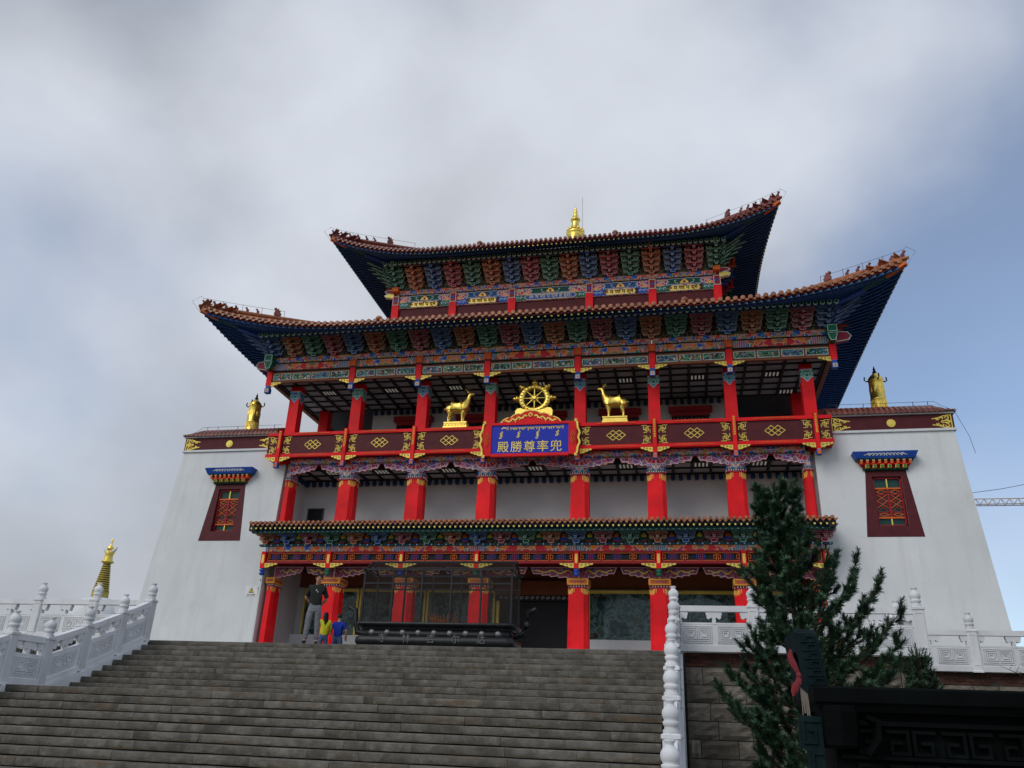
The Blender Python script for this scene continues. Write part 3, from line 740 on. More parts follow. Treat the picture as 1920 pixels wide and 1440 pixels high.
for i in range(16): mb.stroke([(-2.2+.29*i+.1*cos(.9*j)*(1-.1*j), 4.75+.1*sin(.9*j)*(1-.1*j)) for j in range(7)], .025, 4.03, 4.06, 1)
mb.obj('carved_lintel', [MT['black'], MT['gplaster']], dr)
mb = MB()
for x in (-2.45, 2.3): mb.box(x, x+.15, 4.1, 4.4, 1.3, 4.9)
mb.obj('door_frame', MT['goldpaint'], dr)

# ---- ceilings: beams, panels and grille lights
def ceiling(x0, x1, y0, y1, z, lights, holes=None):
    mb = MB(); mb.box(x0, x1, y0, y1, z+.10, z+.2); c = mb.obj('ceiling', MT['ceilbeam'], temple)
    nx, ny = round((x1-x0)/1.0), max(2, round((y1-y0)/.85)); dx, dy = (x1-x0)/nx, (y1-y0)/ny
    pm = MB(); pm.box(-dx/2+.07, dx/2-.07, -dy/2+.06, dy/2-.06, 0, .05); pme = pm.mesh('ceiling_panel', [MT['ceilpanel']])
    b1 = MB(); b1.box(-.06, .06, y0, y1, -.09, .1); b1m = b1.mesh('ceiling_beam', [MT['ceilbeam']]); b2 = MB(); b2.box(x0, x1, -.045, .045, -.05, .1); b2m = b2.mesh('ceiling_beam', [MT['ceilbeam']])
    for i in range(nx+1): inst('ceiling_beam', b1m, c, (x0+i*dx, 0, z))
    for j in range(ny+1): inst('ceiling_beam', b2m, c, (0, y0+j*dy, z))
    for i in range(nx):
        for j in range(ny): inst('ceiling_panel', pme, c, (x0+(i+.5)*dx, y0+(j+.5)*dy, z+.03))
    lm = MB(); lm.box(-.45, .45, -.32, .32, -.02, .03, 1)
    for k in range(4): lm.box(-.40+.22*k, -.30+.22*k, -.28, .28, -.035, -.02, 0)
    lme = lm.mesh('grille_light', [MT['tube'], MT['black']])
    for x, y in lights:
        i, j = int((x-x0)/dx), int((y-y0)/dy)
        inst('grille_light', lme, c, (x0+(i+.5)*dx, y0+(j+.5)*dy, z+.012), scale=(dx/1.1, dy/1.0, 1))
    return c
ceil3 = ceiling(-15.4, 15.4, -.3, 4.9, 16.52, [(x, 2.3) for x, w in mid(X3)]+[(13.6, 4.4)])
# side galleries
for s in (-1, 1):
    mb = MB(); xa, xb = sorted((s*11.2, s*15.4)); mb.box(xa, xb, 4.92, 30, 16.5, 16.7); mb.obj('side_ceiling', MT['ceilbeam'], temple)
ceil2 = ceiling(-14.3, 14.3, .98, 3.1, 11.34, [(x, 1.6) for x, w in mid(X2)])
mb = MB(); mb.box(-14.3, 14.3, -.3, 4.4, 6.3, 6.5)
for i in range(29): mb.box(-14.2+i*1.0, -14.1+i*1.0, -.25, 4.4, 6.18, 6.3)
mb.obj('porch_ceiling', MT['ceilbeam'], temple)
mb = MB(); mb.cbox(-.11, .11, -.16, 0, 0, .26, .03); mb.lathe([(.02, -.06), (.09, -.02), (.11, .01)], 8, (0, -.08, 0)); cbm = mb.mesh('cornice_block', [MT['navy']])
for x0, x1, y, z, par in ((-14.1, 14.1, 3.08, 10.98, ceil2), (-11.0, 11.0, 4.88, 16.14, ceil3)):
    k = int((x1-x0)/.42)
    for i in range(k+1): inst('cornice_block', cbm, par, (x0+(x1-x0)*i/k, y, z))
k = 5
for s in (-1, 1):
    for i in range(k): inst('cornice_block', cbm, ceil2, (s*14.18, 1.0+.45*i, 10.98), (0, 0, s*-pi/2))

# ---- columns
def stepped(h, f=.62, n=3):
    """stepped-corner square plan, half width h"""
    a = h*f; st_ = (h-a)/n; q = [(a, -h)]
    for i in range(n): q += [(a+st_*i, -h+st_*(i+1)) if False else (a+st_*i, -h+st_*(i+1)), (a+st_*(i+1), -h+st_*(i+1))]
    # q runs from (a,-h) to (h,-a): rotate for the four corners
    res = []
    for k in range(4):
        for x, y in q:
            for _ in range(k): x, y = -y, x
            res.append((x, y))
    return res
def col_mesh(h0, h1, z0, z1, plan, mat):
    mb = MB(); r0 = [(x*h0, y*h0, z0) for x, y in plan]; r1 = [(x*h1, y*h1, z1) for x, y in plan]
    mb.grid([r0, r1], 0, False, close=True); mb.face(r1); return mb.mesh('column', [mat])
PL = stepped(1.0)
SQ = [(1, -1), (1, 1), (-1, 1), (-1, -1)]
gcol = col_mesh(.525, .475, 1.3, 4.66, PL, MT['red']); c2m = col_mesh(.50, .46, 7.7, 10.6, PL, MT['red']); c3m = col_mesh(.32, .30, 11.6, 16.6, SQ, MT['red'])
def tassels(h, z0, z1):
    """gold fringe hung round the column head, in bunches at the corners"""
    mb = MB()
    for k in range(4):
        n = mb.since()
        for e in (-1, 1):
            for j in range(2): x = e*h*(.38+.16*j); mb.box(x-.012, x+.012, -h*1.03-.012, -h*1.03+.012, z0+.10-.045*j, z1)
            for j in range(3): x = e*h*(.68+.125*j); y = -h*(.885-.125*j); mb.box(x-.012, x+.012, y-.012, y+.012, z0+.03*(j % 2), z1)
        mb.xf(n, RZ(k*pi/2))
    return mb.mesh('tassel', [MT['goldpaint']])
gt = tassels(.475, 4.36, 4.64); t2 = tassels(.46, 10.20, 10.53)
def beads(h, z, n=6):
    mb = MB(); mb.box(-h, h, -h, h, z, z+.06, 1); mb.box(-h*.9, h*.9, -h*.9, h*.9, z+.06, z+.16, 2)
    for i in range(n):
        for sy in (-1, 1): mb.lathe([(.005, -.04), (.035, -.02), (.035, .02), (.005, .04)], 6, (-h*.7+1.4*h*i/(n-1), sy*(h*.93), z+.11), 0)
    for i in range(n):
        for sx in (-1, 1): mb.lathe([(.005, -.04), (.035, -.02), (.035, .02), (.005, .04)], 6, (sx*h*.93, -h*.7+1.4*h*i/(n-1), z+.11), 0)
    return mb.mesh('bead_ring', [MT['white'], MT['crimson'], MT['maroon']])
gb = beads(.48, 4.64); b2 = beads(.50, 10.55, 7)
mb = MB(); mb.box(-.53, .53, -.53, .53, 4.80, 5.12, 0)
for sy in (0, pi/2, -pi/2):
    n = mb.since(); mb.stroke([(-.49, 4.84), (.49, 4.84), (.49, 5.08), (-.49, 5.08)], .03, -.536, -.53, 1, True)
    for k in range(5): mb.stroke([(-.3+.15*k+.06*cos(.9*j)*(1-.1*j), 4.96+.06*sin(.9*j)*(1-.1*j)) for j in range(7)], .02, -.537, -.53, 2 if k % 2 else 3)
    mb.xf(n, RZ(sy))
gblk = mb.mesh('capital_block', [MT['orange'], MT['yellow'], MT['blue'], MT['green']])
mb = MB()
rows = [[(x*h, y*h, z) for x, y in PL] for h, z in ((.46, 10.72), (.50, 10.80), (.46, 10.95), (.40, 11.2), (.46, 11.58))]
mb.grid(rows, 0, False, close=True); cap2 = mb.mesh('capital', [MT['capital']])
for i, x in enumerate(X1):
    o = inst('column', gcol, temple, (x, .5, 0), scale=(.46, 1, 1) if i in (0, 7) else None); tag(inst('tassel', gt, o), kind='stuff'); inst('bead_ring', gb, o); inst('capital_block', gblk, o)
for i, x in enumerate(X2):
    o = inst('column', c2m, temple, (x, .87, 0), scale=(.46, 1, 1) if i in (0, 7) else None); tag(inst('tassel', t2, o), kind='stuff'); inst('bead_ring', b2, o); inst('capital', cap2, o)
def collar(mt):
    mb = MB()
    for k in range(4):
        n = mb.since(); h = .312
        mb.face([(-h, -h, 16.12), (h, -h, 16.12), (h, -h, 15.72), (h*.6, -h, 15.66), (h*.35, -h, 15.56), (0, -h, 15.44), (-h*.35, -h, 15.56), (-h*.6, -h, 15.66), (-h, -h, 15.72)][::-1], 0)
        mb.stroke([(-h, 15.72), (-h*.6, 15.66), (-h*.35, 15.56), (0, 15.44), (h*.35, 15.56), (h*.6, 15.66), (h, 15.72)], .025, -h-.004, -h, 1)
        mb.xf(n, RZ(k*pi/2))
    mb.box(-.318, .318, -.318, .318, 16.1, 16.15, 1)
    return mb.mesh('painted_collar', [mt, MT['outl_b']])
cb, cg = collar(MT['collar']), collar(MT['collarg'])
for i, x in enumerate(X3):
    o = inst('column', c3m, temple, (x, .86, 0)); inst('painted_collar', (cb, cg, cb, cg, cb, cg, cb, cg)[i], o)
for s in (-1, 1):
    for y in (4.9, 9, 13): inst('column', c3m, temple, (s*14.48, y+.1, 0))

# ---- carved braces between column heads
def brace_poly(L, drop, hh):
    """one wing of a sparrow brace, from the column (x=0) outwards, scalloped underneath"""
    q = [(0, hh), (L, hh), (L-.05, hh-.10)]
    k = 5
    for i in range(k):
        x = L-.12-(L-.3)*i/k; d = hh-.14-(hh-.16)*((i+1)/k)**.5*.94
        q += [(x, d+.07), (x-.06, d-.02), (x-.16, d)]
    q += [(.08, .02), (0, -drop)]
    return q
for (xs, yy, zb, hh, mt, om) in ((X1, .42, 5.12, .62, MT['dragon'], MT['outl_c']), (X2, .50, 10.92, .62, MT['cloud'], MT['outl_c'])):
    for i, x in enumerate(xs):
        for e in (-1, 1):
            if (i == 0 and e < 0) or (i == 7 and e > 0): continue
            gap = abs(xs[i+e]-x)/2-.05
            L = gap-.02
            mb = MB(); mb.prism([(e*q[0], q[1]) for q in brace_poly(L, .0, hh)], -.07, .07, 0, .035, 1, side=2)
            if zb < 6:           # gold dragon writhing on the brace
                pts = [(e*(.35+(L-.6)*j/14), hh-.20+.10*sin(j*1.05)*(1-j/22)-.06*(1-j/14)) for j in range(15)]; mb.stroke(pts, .045, -.09, -.07, 3)
                for j in (2, 5, 8, 11): mb.stroke([pts[j], (pts[j][0]+e*.07, pts[j][1]-.10)], .03, -.088, -.07, 3)
            else:
                for j in range(4):
                    cx_ = e*(.42+(L-.75)*j/3); rr = .15-.02*j
                    mb.stroke([(cx_+e*rr*(1-.1*k)*cos(.62*k), hh-.2+rr*(1-.1*k)*sin(.62*k)*.8) for k in range(9)], .03, -.085, -.07, (1, 4, 3, 4)[j])
            mb.obj('carved_brace', [mt, om, MT['dred'], MT['goldpaint'] if zb < 6 else MT['outl_b'], MT['blue']], temple, (x, yy, zb))
# painted tie beams over the second-storey columns
for i, (c, w) in enumerate(mid(X2)):
    mb = MB(); mb.box(-w/2+.1, w/2-.1, .20, .50, 11.50, 11.80); mb.obj('painted_beam', MT['frieze'], temple, (c, 0, 0))
mb = MB(); mb.box(-14.4, 14.4, .5, 1.3, 11.56, 11.6); mb.obj('soffit_board', MT['dred'], temple)
mb = MB(); mb.box(-14.3, 14.3, .38, .46, 5.74, 6.4); mb.obj('soffit_board', MT['dred'], temple)

# ---- bracket sets (stacked arms, each face outlined in pale paint)
def boat(w, h, z, lift=.45):
    return [(-w/2, z+h), (-w/2, z+h*lift), (-w/2+h*.9, z), (w/2-h*.9, z), (w/2, z+h*lift), (w/2, z+h)]
def hook(w, h, z, dz):
    """arm with upturned ends"""
    a = w/2; t = h*1.05; u = dz*.95
    return [(-a, z+u), (-a, z+h*.75), (-a+h*1.1, z), (a-h*1.1, z), (a, z+h*.75), (a, z+u), (a-t, z+u), (a-t, z+h), (-a+t, z+h), (-a+t, z+u)]
def bracket_mesh(col, nT, dz, dy, w0, w1, head=False, corner=0):
    mb = MB(); rim = .027
    mb.prism([(-.12, -.06), (.12, -.06), (.17, .06), (.17, .14), (-.17, .14), (-.17, .06)], -.17, .12, 0, rim, 1)
    for k in range(nT):
        y = -dy*k; z = .14+dz*k; w = w0+(w1-w0)*(k+1)/nT; h = dz*.42
        mb.prism(hook(w*.86, h, z, dz), y-.06, y+.06, 0, rim, 1)
        for e in (-1, 1): mb.prism([(e*w*.24-.05, z+h), (e*w*.24+.05, z+h), (e*w*.24+.07, z+h+dz*.2), (e*w*.24+.07, z+dz*.98), (e*w*.24-.07, z+dz*.98), (e*w*.24-.07, z+h+dz*.2)], y-.08, y+.08, 0, rim*.8, 1)
        if k < nT-1: mb.prism(hook(w, h*.9, z+dz, dz), y-.055, y+.055, 0, rim, 1)
        # arm reaching forward, with a beaked nose
        y2 = y-dy-.16; x = .065
        mb.box(-x, x, y2+.08, y+.1, z+.01, z+h*.95, 0)
        mb.prism([(-x, z-.02), (x, z-.02), (x, z+h*.95), (-x, z+h*.95)], y2, y2+.08, 0, rim*.8, 1)
        mb.prism([(-.085, z+h), (.085, z+h), (.085, z+dz*.95), (-.085, z+dz*.95)], y-dy-.085, y-dy+.085, 0, rim*.8, 1)
    zt = .14+dz*nT; yt = -dy*nT
    mb.prism(boat(w1*.95, dz*.5, zt), yt-.07, yt+.07, 0, rim, 1)
    if head: mb.prism([(-.11, zt-.1), (.11, zt-.1), (.11, zt+dz*1.25), (-.11, zt+dz*1.25)], yt-.24, yt-.02, 0, rim, 1)
    if corner:
        for k in range(nT+1):
            n = mb.since(); z = .16+dz*k; L = .75+.30*k
            mb.prism([(0, z), (L*.75, z+.02), (L*1.25, z+.16), (L*.7, z+dz*.48), (0, z+dz*.48)], -.06, .06, 0, rim, 1)
            mb.xf(n, RZ(-pi/4)); n = mb.since()
            mb.prism([(0, z), (L*.6, z+.02), (L*1.0, z+.13), (L*.55, z+dz*.48), (0, z+dz*.48)], -.06, .06, 0, rim, 1); mb.xf(n, T(.1, -.05*k, 0) @ RZ(-pi/9))
            n = mb.since(); mb.prism([(0, z), (L*.6, z+.02), (L*.95, z+.11), (L*.55, z+dz*.48), (0, z+dz*.48)], -.06, .06, 0, rim, 1); mb.xf(n, RZ(-pi/2.6))
        if corner < 0: mb.fn(0, lambda x, y, z: (-x, y, z))
    return mb.mesh('bracket_set', list(CM[col]))
def spread(xs, cnt):
    o = []
    for i, c in enumerate(cnt):
        for k in range(c): o.append((xs[i]+(xs[i+1]-xs[i])*k/c, k == 0))
    return o+[(xs[-1], True)]
def bracket_row(xs, cnt, Y, Z, seq, start, dims, corners):
    P = spread(xs, cnt); cache = {}
    for i, (x, at) in enumerate(P):
        c = seq[(start+i) % 4]; cn = 0
        if corners and i == 0: cn = -1
        if corners and i == len(P)-1: cn = 1
        key = (c, at, cn)
        if key not in cache: cache[key] = bracket_mesh(c, *dims, head=at, corner=cn)
        inst('bracket_set', cache[key], temple, (x, Y, Z))
    return P
F1, F3, F4 = -.55, -.5, 5.05
XE1 = [-14.25]+XI+[14.25]; XE3 = [-15.6]+XI+[15.6]
q = Nt('bracket_back_board'); d_ = q.vor(3.4, 'DISTANCE_TO_EDGE', q.comb(q.sep()[0], 0., q.sep()[2]))
MT['bkboard'] = q.set(q.ramp(d_, [(0, (.20, .16, .06)), (.045, (.20, .16, .06)), (.05, (.012, .05, .04)), (.14, (.012, .05, .04)), (.15, (.06, .012, .012)), (.3, (.02, .03, .05))], 'CONSTANT'), .6, 0, .3)
P1 = bracket_row(XE1, [3, 3, 3, 4, 3, 3, 3], F1, 6.80, 'OBCG', 0, (2, .215, .34, .8, 1.2), 0)
P3 = bracket_row(XE3, [4, 3, 3, 4, 3, 3, 4], F3, 17.92, 'BOGC', 0, (4, .205, .29, 1.0, 1.34), 1)
P4 = bracket_row(XI, [3, 3, 4, 3, 3], F4, 25.22, 'GOBC', 0, (4, .255, .30, 1.0, 1.34), 1)
for xh, y, z0, z1 in ((14.3, F1, 6.76, 7.55), (15.6, F3, 17.86, 19.45), (10.6, F4, 25.16, 27.7)):
    mb = MB(); mb.box(-xh, xh, y+.06, y+.16, z0, z1)
    if z0 > 10:
        for s in (-1, 1): xa, xb = sorted((s*xh, s*(xh-.1))); mb.box(xa, xb, y+.16, y+20, z0, z1)
    mb.obj('bracket_board', MT['bkboard'], temple)
# side-row brackets seen obliquely under the right and left eaves
for xs, y0, Z, dims, seq in ((15.6, F3, 17.92, (4, .205, .29, 1.0, 1.34), 'OGCB'), (10.535, F4, 25.22, (4, .255, .30, 1.0, 1.34), 'OBCG')):
    ca = {c: bracket_mesh(c, *dims) for c in seq}
    for s in (-1, 1):
        for i in range(9): inst('bracket_set', ca[seq[i % 4]], temple, (s*xs, y0+1.35*(i+1), Z), (0, 0, s*pi/2))
# jewel ornaments between the lower brackets
jm = {}
for c, (m0, m1) in {'a': (MT['orange'], MT['blue']), 'b': (MT['yellow'], MT['dgreen'])}.items():
    mb = MB(); mb.prism([(-.17, 0), (.17, 0), (.20, .10), (.12, .18), (-.12, .18), (-.20, .10)], -.10, 0, 1); mb.prism([(-.11, .18), (.11, .18), (.13, .27), (.05, .36), (0, .42), (-.05, .36), (-.13, .27)], -.12, 0, 0)
    mb.prism([(-.09, -.06), (.09, -.06), (.13, .02), (-.13, .02)], -.11, 0, 2); jm[c] = mb.mesh('jewel_ornament', [m0, m1, MT['crimson']])
for i in range(len(P1)-1):
    inst('jewel_ornament', jm['ab'[i % 2]], temple, ((P1[i][0]+P1[i+1][0])/2, F1+.06, 6.86))
# rows of round purlin ends above the brackets
for xh, y, z, r, sp in ((15.9, F3-1.34, 18.74, .115, .335), (11.0, F4-1.38, 26.48, .115, .335)):
    mb = MB(); k = int(2*xh/sp)
    for i in range(k+1):
        x = -xh+2*xh*i/k; mb.disc(x, y-.14, z, r, 12, 0, .14); mb.disc(x, y-.145, z, r*.80, 10, 1)
    mb.box(-xh, xh, y, y+.12, z-.12, z+.2, 2)
    tag(mb.obj('purlin_ends', [MT['outl_g'], MT['dgreen'], MT['navy']], temple), kind='stuff')

# ---- painted frames under the eaves
def beams(xs, Y, th, z0, z1, mats, name='painted_beam'):
    for i, (c, w) in enumerate(mid(xs)):
        mb = MB(); mb.box(-w/2+.02, w/2-.02, Y, Y+th, (z0-z1)/2, (z1-z0)/2)
        mb.obj(name, mats[i % len(mats)], temple, (c, 0, (z0+z1)/2))
# lower frame
beams(XE1, F1, .22, 6.38, 6.65, [MT['beam_n'], MT['beam_r'], MT['beam_r'], MT['beam_c'], MT['beam_r'], MT['beam_r'], MT['beam_n']])
mb = MB(); mb.box(-14.6, 14.6, F1-.06, F1+.2, 6.66, 6.76, 0)
for i in range(150):
    x = -14.5+29*i/149; mb.disc(x, F1-.064, 6.71, .042, 8, 1 if i % 2 else 2)
mb.obj('ring_strip', [MT['dgreen'], MT['outl_b'], MT['blue']], temple)
mb = MB(); mb.box(-14.4, 14.4, F1+.01, F1+.2, 6.30, 6.37, 0); mb.box(-14.4, 14.4, F1-.02, F1+.2, 5.76, 5.88, 0); mb.box(-14.4, 14.4, F1+.16, F1+.18, 5.88, 6.30, 1); mb.obj('rail', [MT['dred'], MT['black']], temple)
lat_cache = {}
for i, (c, w) in enumerate(mid(XE1)):
    k = 3; ws = [.30, .40, .30] if i == 3 else [.29, .42, .29]; x = -w/2+.16; tw = w-.32
    if i == 3: ws = [.25]*4
    for j, f in enumerate(ws):
        lw = tw*f-.04; key = round(lw, 2)
        if key not in lat_cache:
            mb = MB(); a = lw/2
            mb.stroke([(-a+.02, -.18), (a-.02, -.18), (a-.02, .18), (-a+.02, .18)], .032, -.02, .02, 0, True)
            for e in (-1, 1):
                mb.stroke([(e*(a-.02), .08), (e*(a-.14), .08), (e*(a-.14), -.08), (e*(a-.02), -.08)], .028, -.018, .02, 0)
            for dx in (-.09, 0, .09): mb.stroke([(dx, -.18), (dx, .18)], .026, -.03, .01, 1)
            for dz in (-.09, .0, .09): mb.stroke([(-.2, dz), (.2, dz)], .024, -.022, .01, 2)
            for e in (-1, 1): mb.stroke([(e*.2, -.1), (e*.2, .1)], .024, -.022, .01, 2)
            lat_cache[key] = mb.mesh('lattice_panel', [MT['orange'], MT['crimson'], MT['blue']])
        inst('lattice_panel', lat_cache[key], temple, (c+x+tw*f/2, F1+.06, 6.09)); x += tw*f
# hanging posts: shaft with gold inlay, carved gold brackets, bud or block end
def gold_bracket(L, H):
    p = [(0, 0), (L, 0), (L-.03, -H*.28), (L*.72, -H*.36), (L*.66, -H*.55), (L*.42, -H*.62), (L*.34, -H*.86), (L*.1, -H*.92), (0, -H)]
    mb = MB(); mb.prism(p, -.05, .05, 0)
    for cx_, cz, r in ((L*.2, -H*.42, H*.24), (L*.48, -H*.30, H*.19), (L*.72, -H*.18, H*.12)):
        mb.stroke([(cx_+r*(1-.09*k)*cos(.75*k), cz+r*(1-.09*k)*sin(.75*k)) for k in range(8)], .022, -.055, -.05, 1)
    return mb.mesh('gold_bracket', [MT['goldpaint'], MT['black']])
gbk = {k: gold_bracket(*k) for k in ((.72, .24), (.62, .26), (.66, .26))}
def gpair(par, key, x, y, z, both=True, sides=(-1, 1)):
    for e in sides: inst('gold_bracket', gbk[key], par, (x+e*.115, y, z), scale=(e, 1, 1))
mb = MB(); mb.box(-.12, .12, -.12, .12, -.5, .37, 0); mb.prism([(-.05, -.25), (.05, -.25), (.07, -.1), (.06, .2), (-.06, .2), (-.07, -.1)], -.13, -.12, 1)
hp1 = mb.mesh('hanging_post', [MT['red'], MT['goldpaint']])
bud = MB(); bud.lathe([(.03, 0), (.12, .03), (.15, .09), (.12, .15), (.09, .18), (.14, .22), (.15, .29), (.10, .36), (.08, .40)], 10)
budm = {'b': bud.mesh('lotus_bud', [MT['blue']]), 'g': bud.mesh('lotus_bud', [MT['green']])}
for i, x in enumerate(XE1):
    o = inst('hanging_post', hp1, temple, (x, F1+.02, 6.0)); inst('lotus_bud', budm['bg'[i % 2]], o, (0, 0, -.88))
    gpair(o, (.72, .24), 0, -.04, -.25, sides=(-1, 1) if 0 < i < 7 else ((1,) if i == 0 else (-1,)))
# middle frame
XF3 = [-15.72]+XI+[15.72]
beams(XF3, F3-.02, .3, 17.56, 17.88, [MT['frieze']])
beams(XF3, F3, .3, 17.08, 17.50, [MT['beam_r'], MT['beam_n'], MT['beam_n'], MT['beam_c'], MT['beam_n'], MT['beam_n'], MT['beam_r']])
mb = MB(); mb.box(-15.7, 15.7, F3-.05, F3+.3, 17.50, 17.555, 0); mb.box(-15.7, 15.7, F3-.04, F3+.3, 17.01, 17.075, 0); mb.obj('ledge_strip', MT['black'], temple)
for s in (-1, 1):                                        # frames along the sides
    mb = MB(); xa, xb = sorted((s*15.74, s*15.5)); mb.box(xa, xb, F3+.3, 29, 17.08, 17.88, 0); mb.box(xa, xb, F3+.3, 29, 16.33, 17.02, 1); mb.obj('painted_beam', [MT['frieze'], MT['brown']], temple)
fp = MB(); fpm = {}
for k in 'ABC':
    fp = MB(); fp.box(-.5, .5, -.012, .02, -.19, .19, 0); fp.stroke([(-.5, -.19), (.5, -.19), (.5, .19), (-.5, .19)], .035, -.026, 0, 1, True); fpm[k] = fp.mesh('flower_panel', [MT['flow'+k], MT['cream']])
for i, (c, w) in enumerate(mid(XF3)):
    mb = MB(); mb.box(-w/2+.02, w/2-.02, F3+.05, F3+.25, 16.33, 17.0); bo = mb.obj('brown_beam', MT['brown'], temple, (c, 0, 0))
    k = 4 if i in (0, 3, 6) else 3; pw = (w-.36)/k
    for j in range(k): inst('flower_panel', fpm['ACBABC'[(i*2+j) % 6]], bo, (-w/2+.18+pw*(j+.5), F3+.05, 16.67), scale=((pw-.13), 1, 1))
mb = MB(); mb.box(-.16, .16, -.10, .10, 16.12, 17.02, 0); mb.box(-.21, .21, -.16, .14, 17.10, 17.52, 1); mb.stroke([(-.17, 17.15), (.17, 17.15), (.17, 17.47), (-.17, 17.47)], .035, -.167, -.16, 0, True)
mb.box(-.12, .12, -.11, .10, 15.98, 16.12, 2); mb.box(-.10, .10, -.10, .10, 15.95, 15.98, 3); mb.box(-.15, .15, -.15, .13, 15.66, 15.95, 2); mb.box(-.11, .11, -.155, -.14, 15.70, 15.91, 3); mb.disc(0, -.159, 15.805, .06, 10, 1)
hp3 = mb.mesh('hanging_post', [MT['red'], MT['orange'], MT['blue'], MT['cream']])
for i, x in enumerate(XF3):
    o = inst('hanging_post', hp3, temple, (x, F3+.05, 0))
    gpair(o, (.66, .26), 0, -.02, 16.32, sides=(-1, 1) if 0 < i < 7 else ((1,) if i == 0 else (-1,)))
for s in (-1, 1):                                        # projecting beam ends at the two corners
    mb = MB(); mb.box(-.26, .26, -.55, .1, 17.5, 17.95, 0); mb.prism([(-.12, 17.05), (.12, 17.05), (.26, 17.5), (-.26, 17.5)], -.5, .1, 0, .03, 1)
    n = mb.since(); mb.prism([(0, 17.1), (.62, 17.2), (.78, 17.42), (.62, 17.66), (0, 17.72)], -.13, .13, 2, .04, 1); mb.fn(n, lambda x, y, z: (s*(x+.2), y, z))
    mb.stroke([(-.22, 17.54), (.22, 17.54), (.22, 17.9), (-.22, 17.9)], .03, -.556, -.55, 1, True)
    mb.obj('beam_end', [MT['green'], MT['outl_g'], MT['crimson']], temple, (s*15.72, F3+.05, 0))
# upper frame
beams(XI, F4-.02, .3, 24.84, 25.18, [MT['frieze']])
mb = MB(); mb.box(-10.6, 10.6, F4-.05, F4+.3, 24.78, 24.835, 0); mb.box(-10.6, 10.6, F4+.1, F4+.25, 22.2, 24.06, 1); mb.obj('upper_wall', [MT['black'], MT['maroon']], temple)
MT['sign_n'] = painted('painted_panel_upper', 5.5, [O_, P_, B_, Rd, G_], .07)
for i, (c, w) in enumerate(mid(XI)):
    mb = MB(); mb.box(-w/2+.02, w/2-.02, F4, F4+.2, 23.84, 24.78, 0)
    bo = mb.obj('painted_beam', MT['sign_n'], temple, (c, 0, 0))
    fld = MB(); hw = w*.24
    fld.prism([(-hw, 24.32), (hw, 24.32), (hw+.12, 24.42), (hw, 24.54), (hw+.12, 24.66), (hw, 24.75), (-hw, 24.75), (-hw-.12, 24.66), (-hw, 24.54), (-hw-.12, 24.42)], F4-.012, F4, 0, .03, 1)
    fld.prism([(-.3, 24.36), (.3, 24.36), (.26, 24.52), (.12, 24.66), (0, 24.72), (-.12, 24.66), (-.26, 24.52)], F4-.03, F4-.012, 2, .03, 3); fld.disc(0, F4-.04, 24.5, .09, 10, 3, .02)
    for e in (-1, 1): fld.stroke([(e*.38, 24.4), (e*.55, 24.46), (e*.62, 24.6), (e*.5, 24.62)], .03, F4-.02, F4-.01, 4)
    fld.obj('picture_field', [MT['dgreen'] if i % 2 == 0 else MT['dblue'], MT['outl_b'], MT['goldpaint'], MT['crimson'], MT['outl_g']], bo)
    st_ = MB(); st_.box(-w/2+.05, w/2-.05, F4-.008, F4, 23.86, 24.26, 0)
    big = i == 2; tw = w*.30 if big else w*.21
    st_.prism([(-tw-.22, 24.06), (-tw, 23.87), (tw, 23.87), (tw+.22, 24.06), (tw, 24.25), (-tw, 24.25)], F4-.03, F4-.008, 1, .035, 2)
    for e in (-1, 1):
        for k in range(4): st_.stroke([(e*(tw+.42+.26*k)+.11*(1-.1*j)*cos(.8*j), 24.06+.11*(1-.1*j)*sin(.8*j)) for j in range(7)], .035, F4-.014, F4-.008, 3)
    st_.obj('motto_strip', [MT['green'] if i % 2 == 0 else MT['blue'], MT['blue'] if big else MT['goldpaint'], MT['outl_o'], MT['outl_b']], bo)
mb = MB(); mb.box(-.24, .24, -.1, .1, 22.3, 24.80, 0); mb.box(-.2, .2, -.115, -.1, 24.08, 24.76, 1); mb.stroke([(-.19, 24.1), (.19, 24.1), (.19, 24.74), (-.19, 24.74)], .035, -.123, -.115, 2, True); mb.disc(0, -.125, 24.42, .11, 10, 3, .01)
up_ = mb.mesh('upper_post', [MT['red'], MT['dred'], MT['outl_g'], MT['blue']])
for x in XI: inst('upper_post', up_, temple, (x, F4+.02, 0))
for s in (-1, 1):
    mb = MB(); n = 0
    for z, c in ((24.7, 0), (25.0, 1)): mb.prism([(0, z-.1), (.55, z), (.7, z+.14), (.5, z+.26), (0, z+.26)], -.14, .14, c, .035, 2)
    mb.fn(0, lambda x, y, z: (s*(x+.15), y, z)); mb.box(-.22, .22, -.42, .1, 24.98, 25.28, 3)
    mb.obj('beam_end', [MT['goldpaint'], MT['crimson'], MT['outl_g'], MT['orange']], temple, (s*10.535, F4, 0))

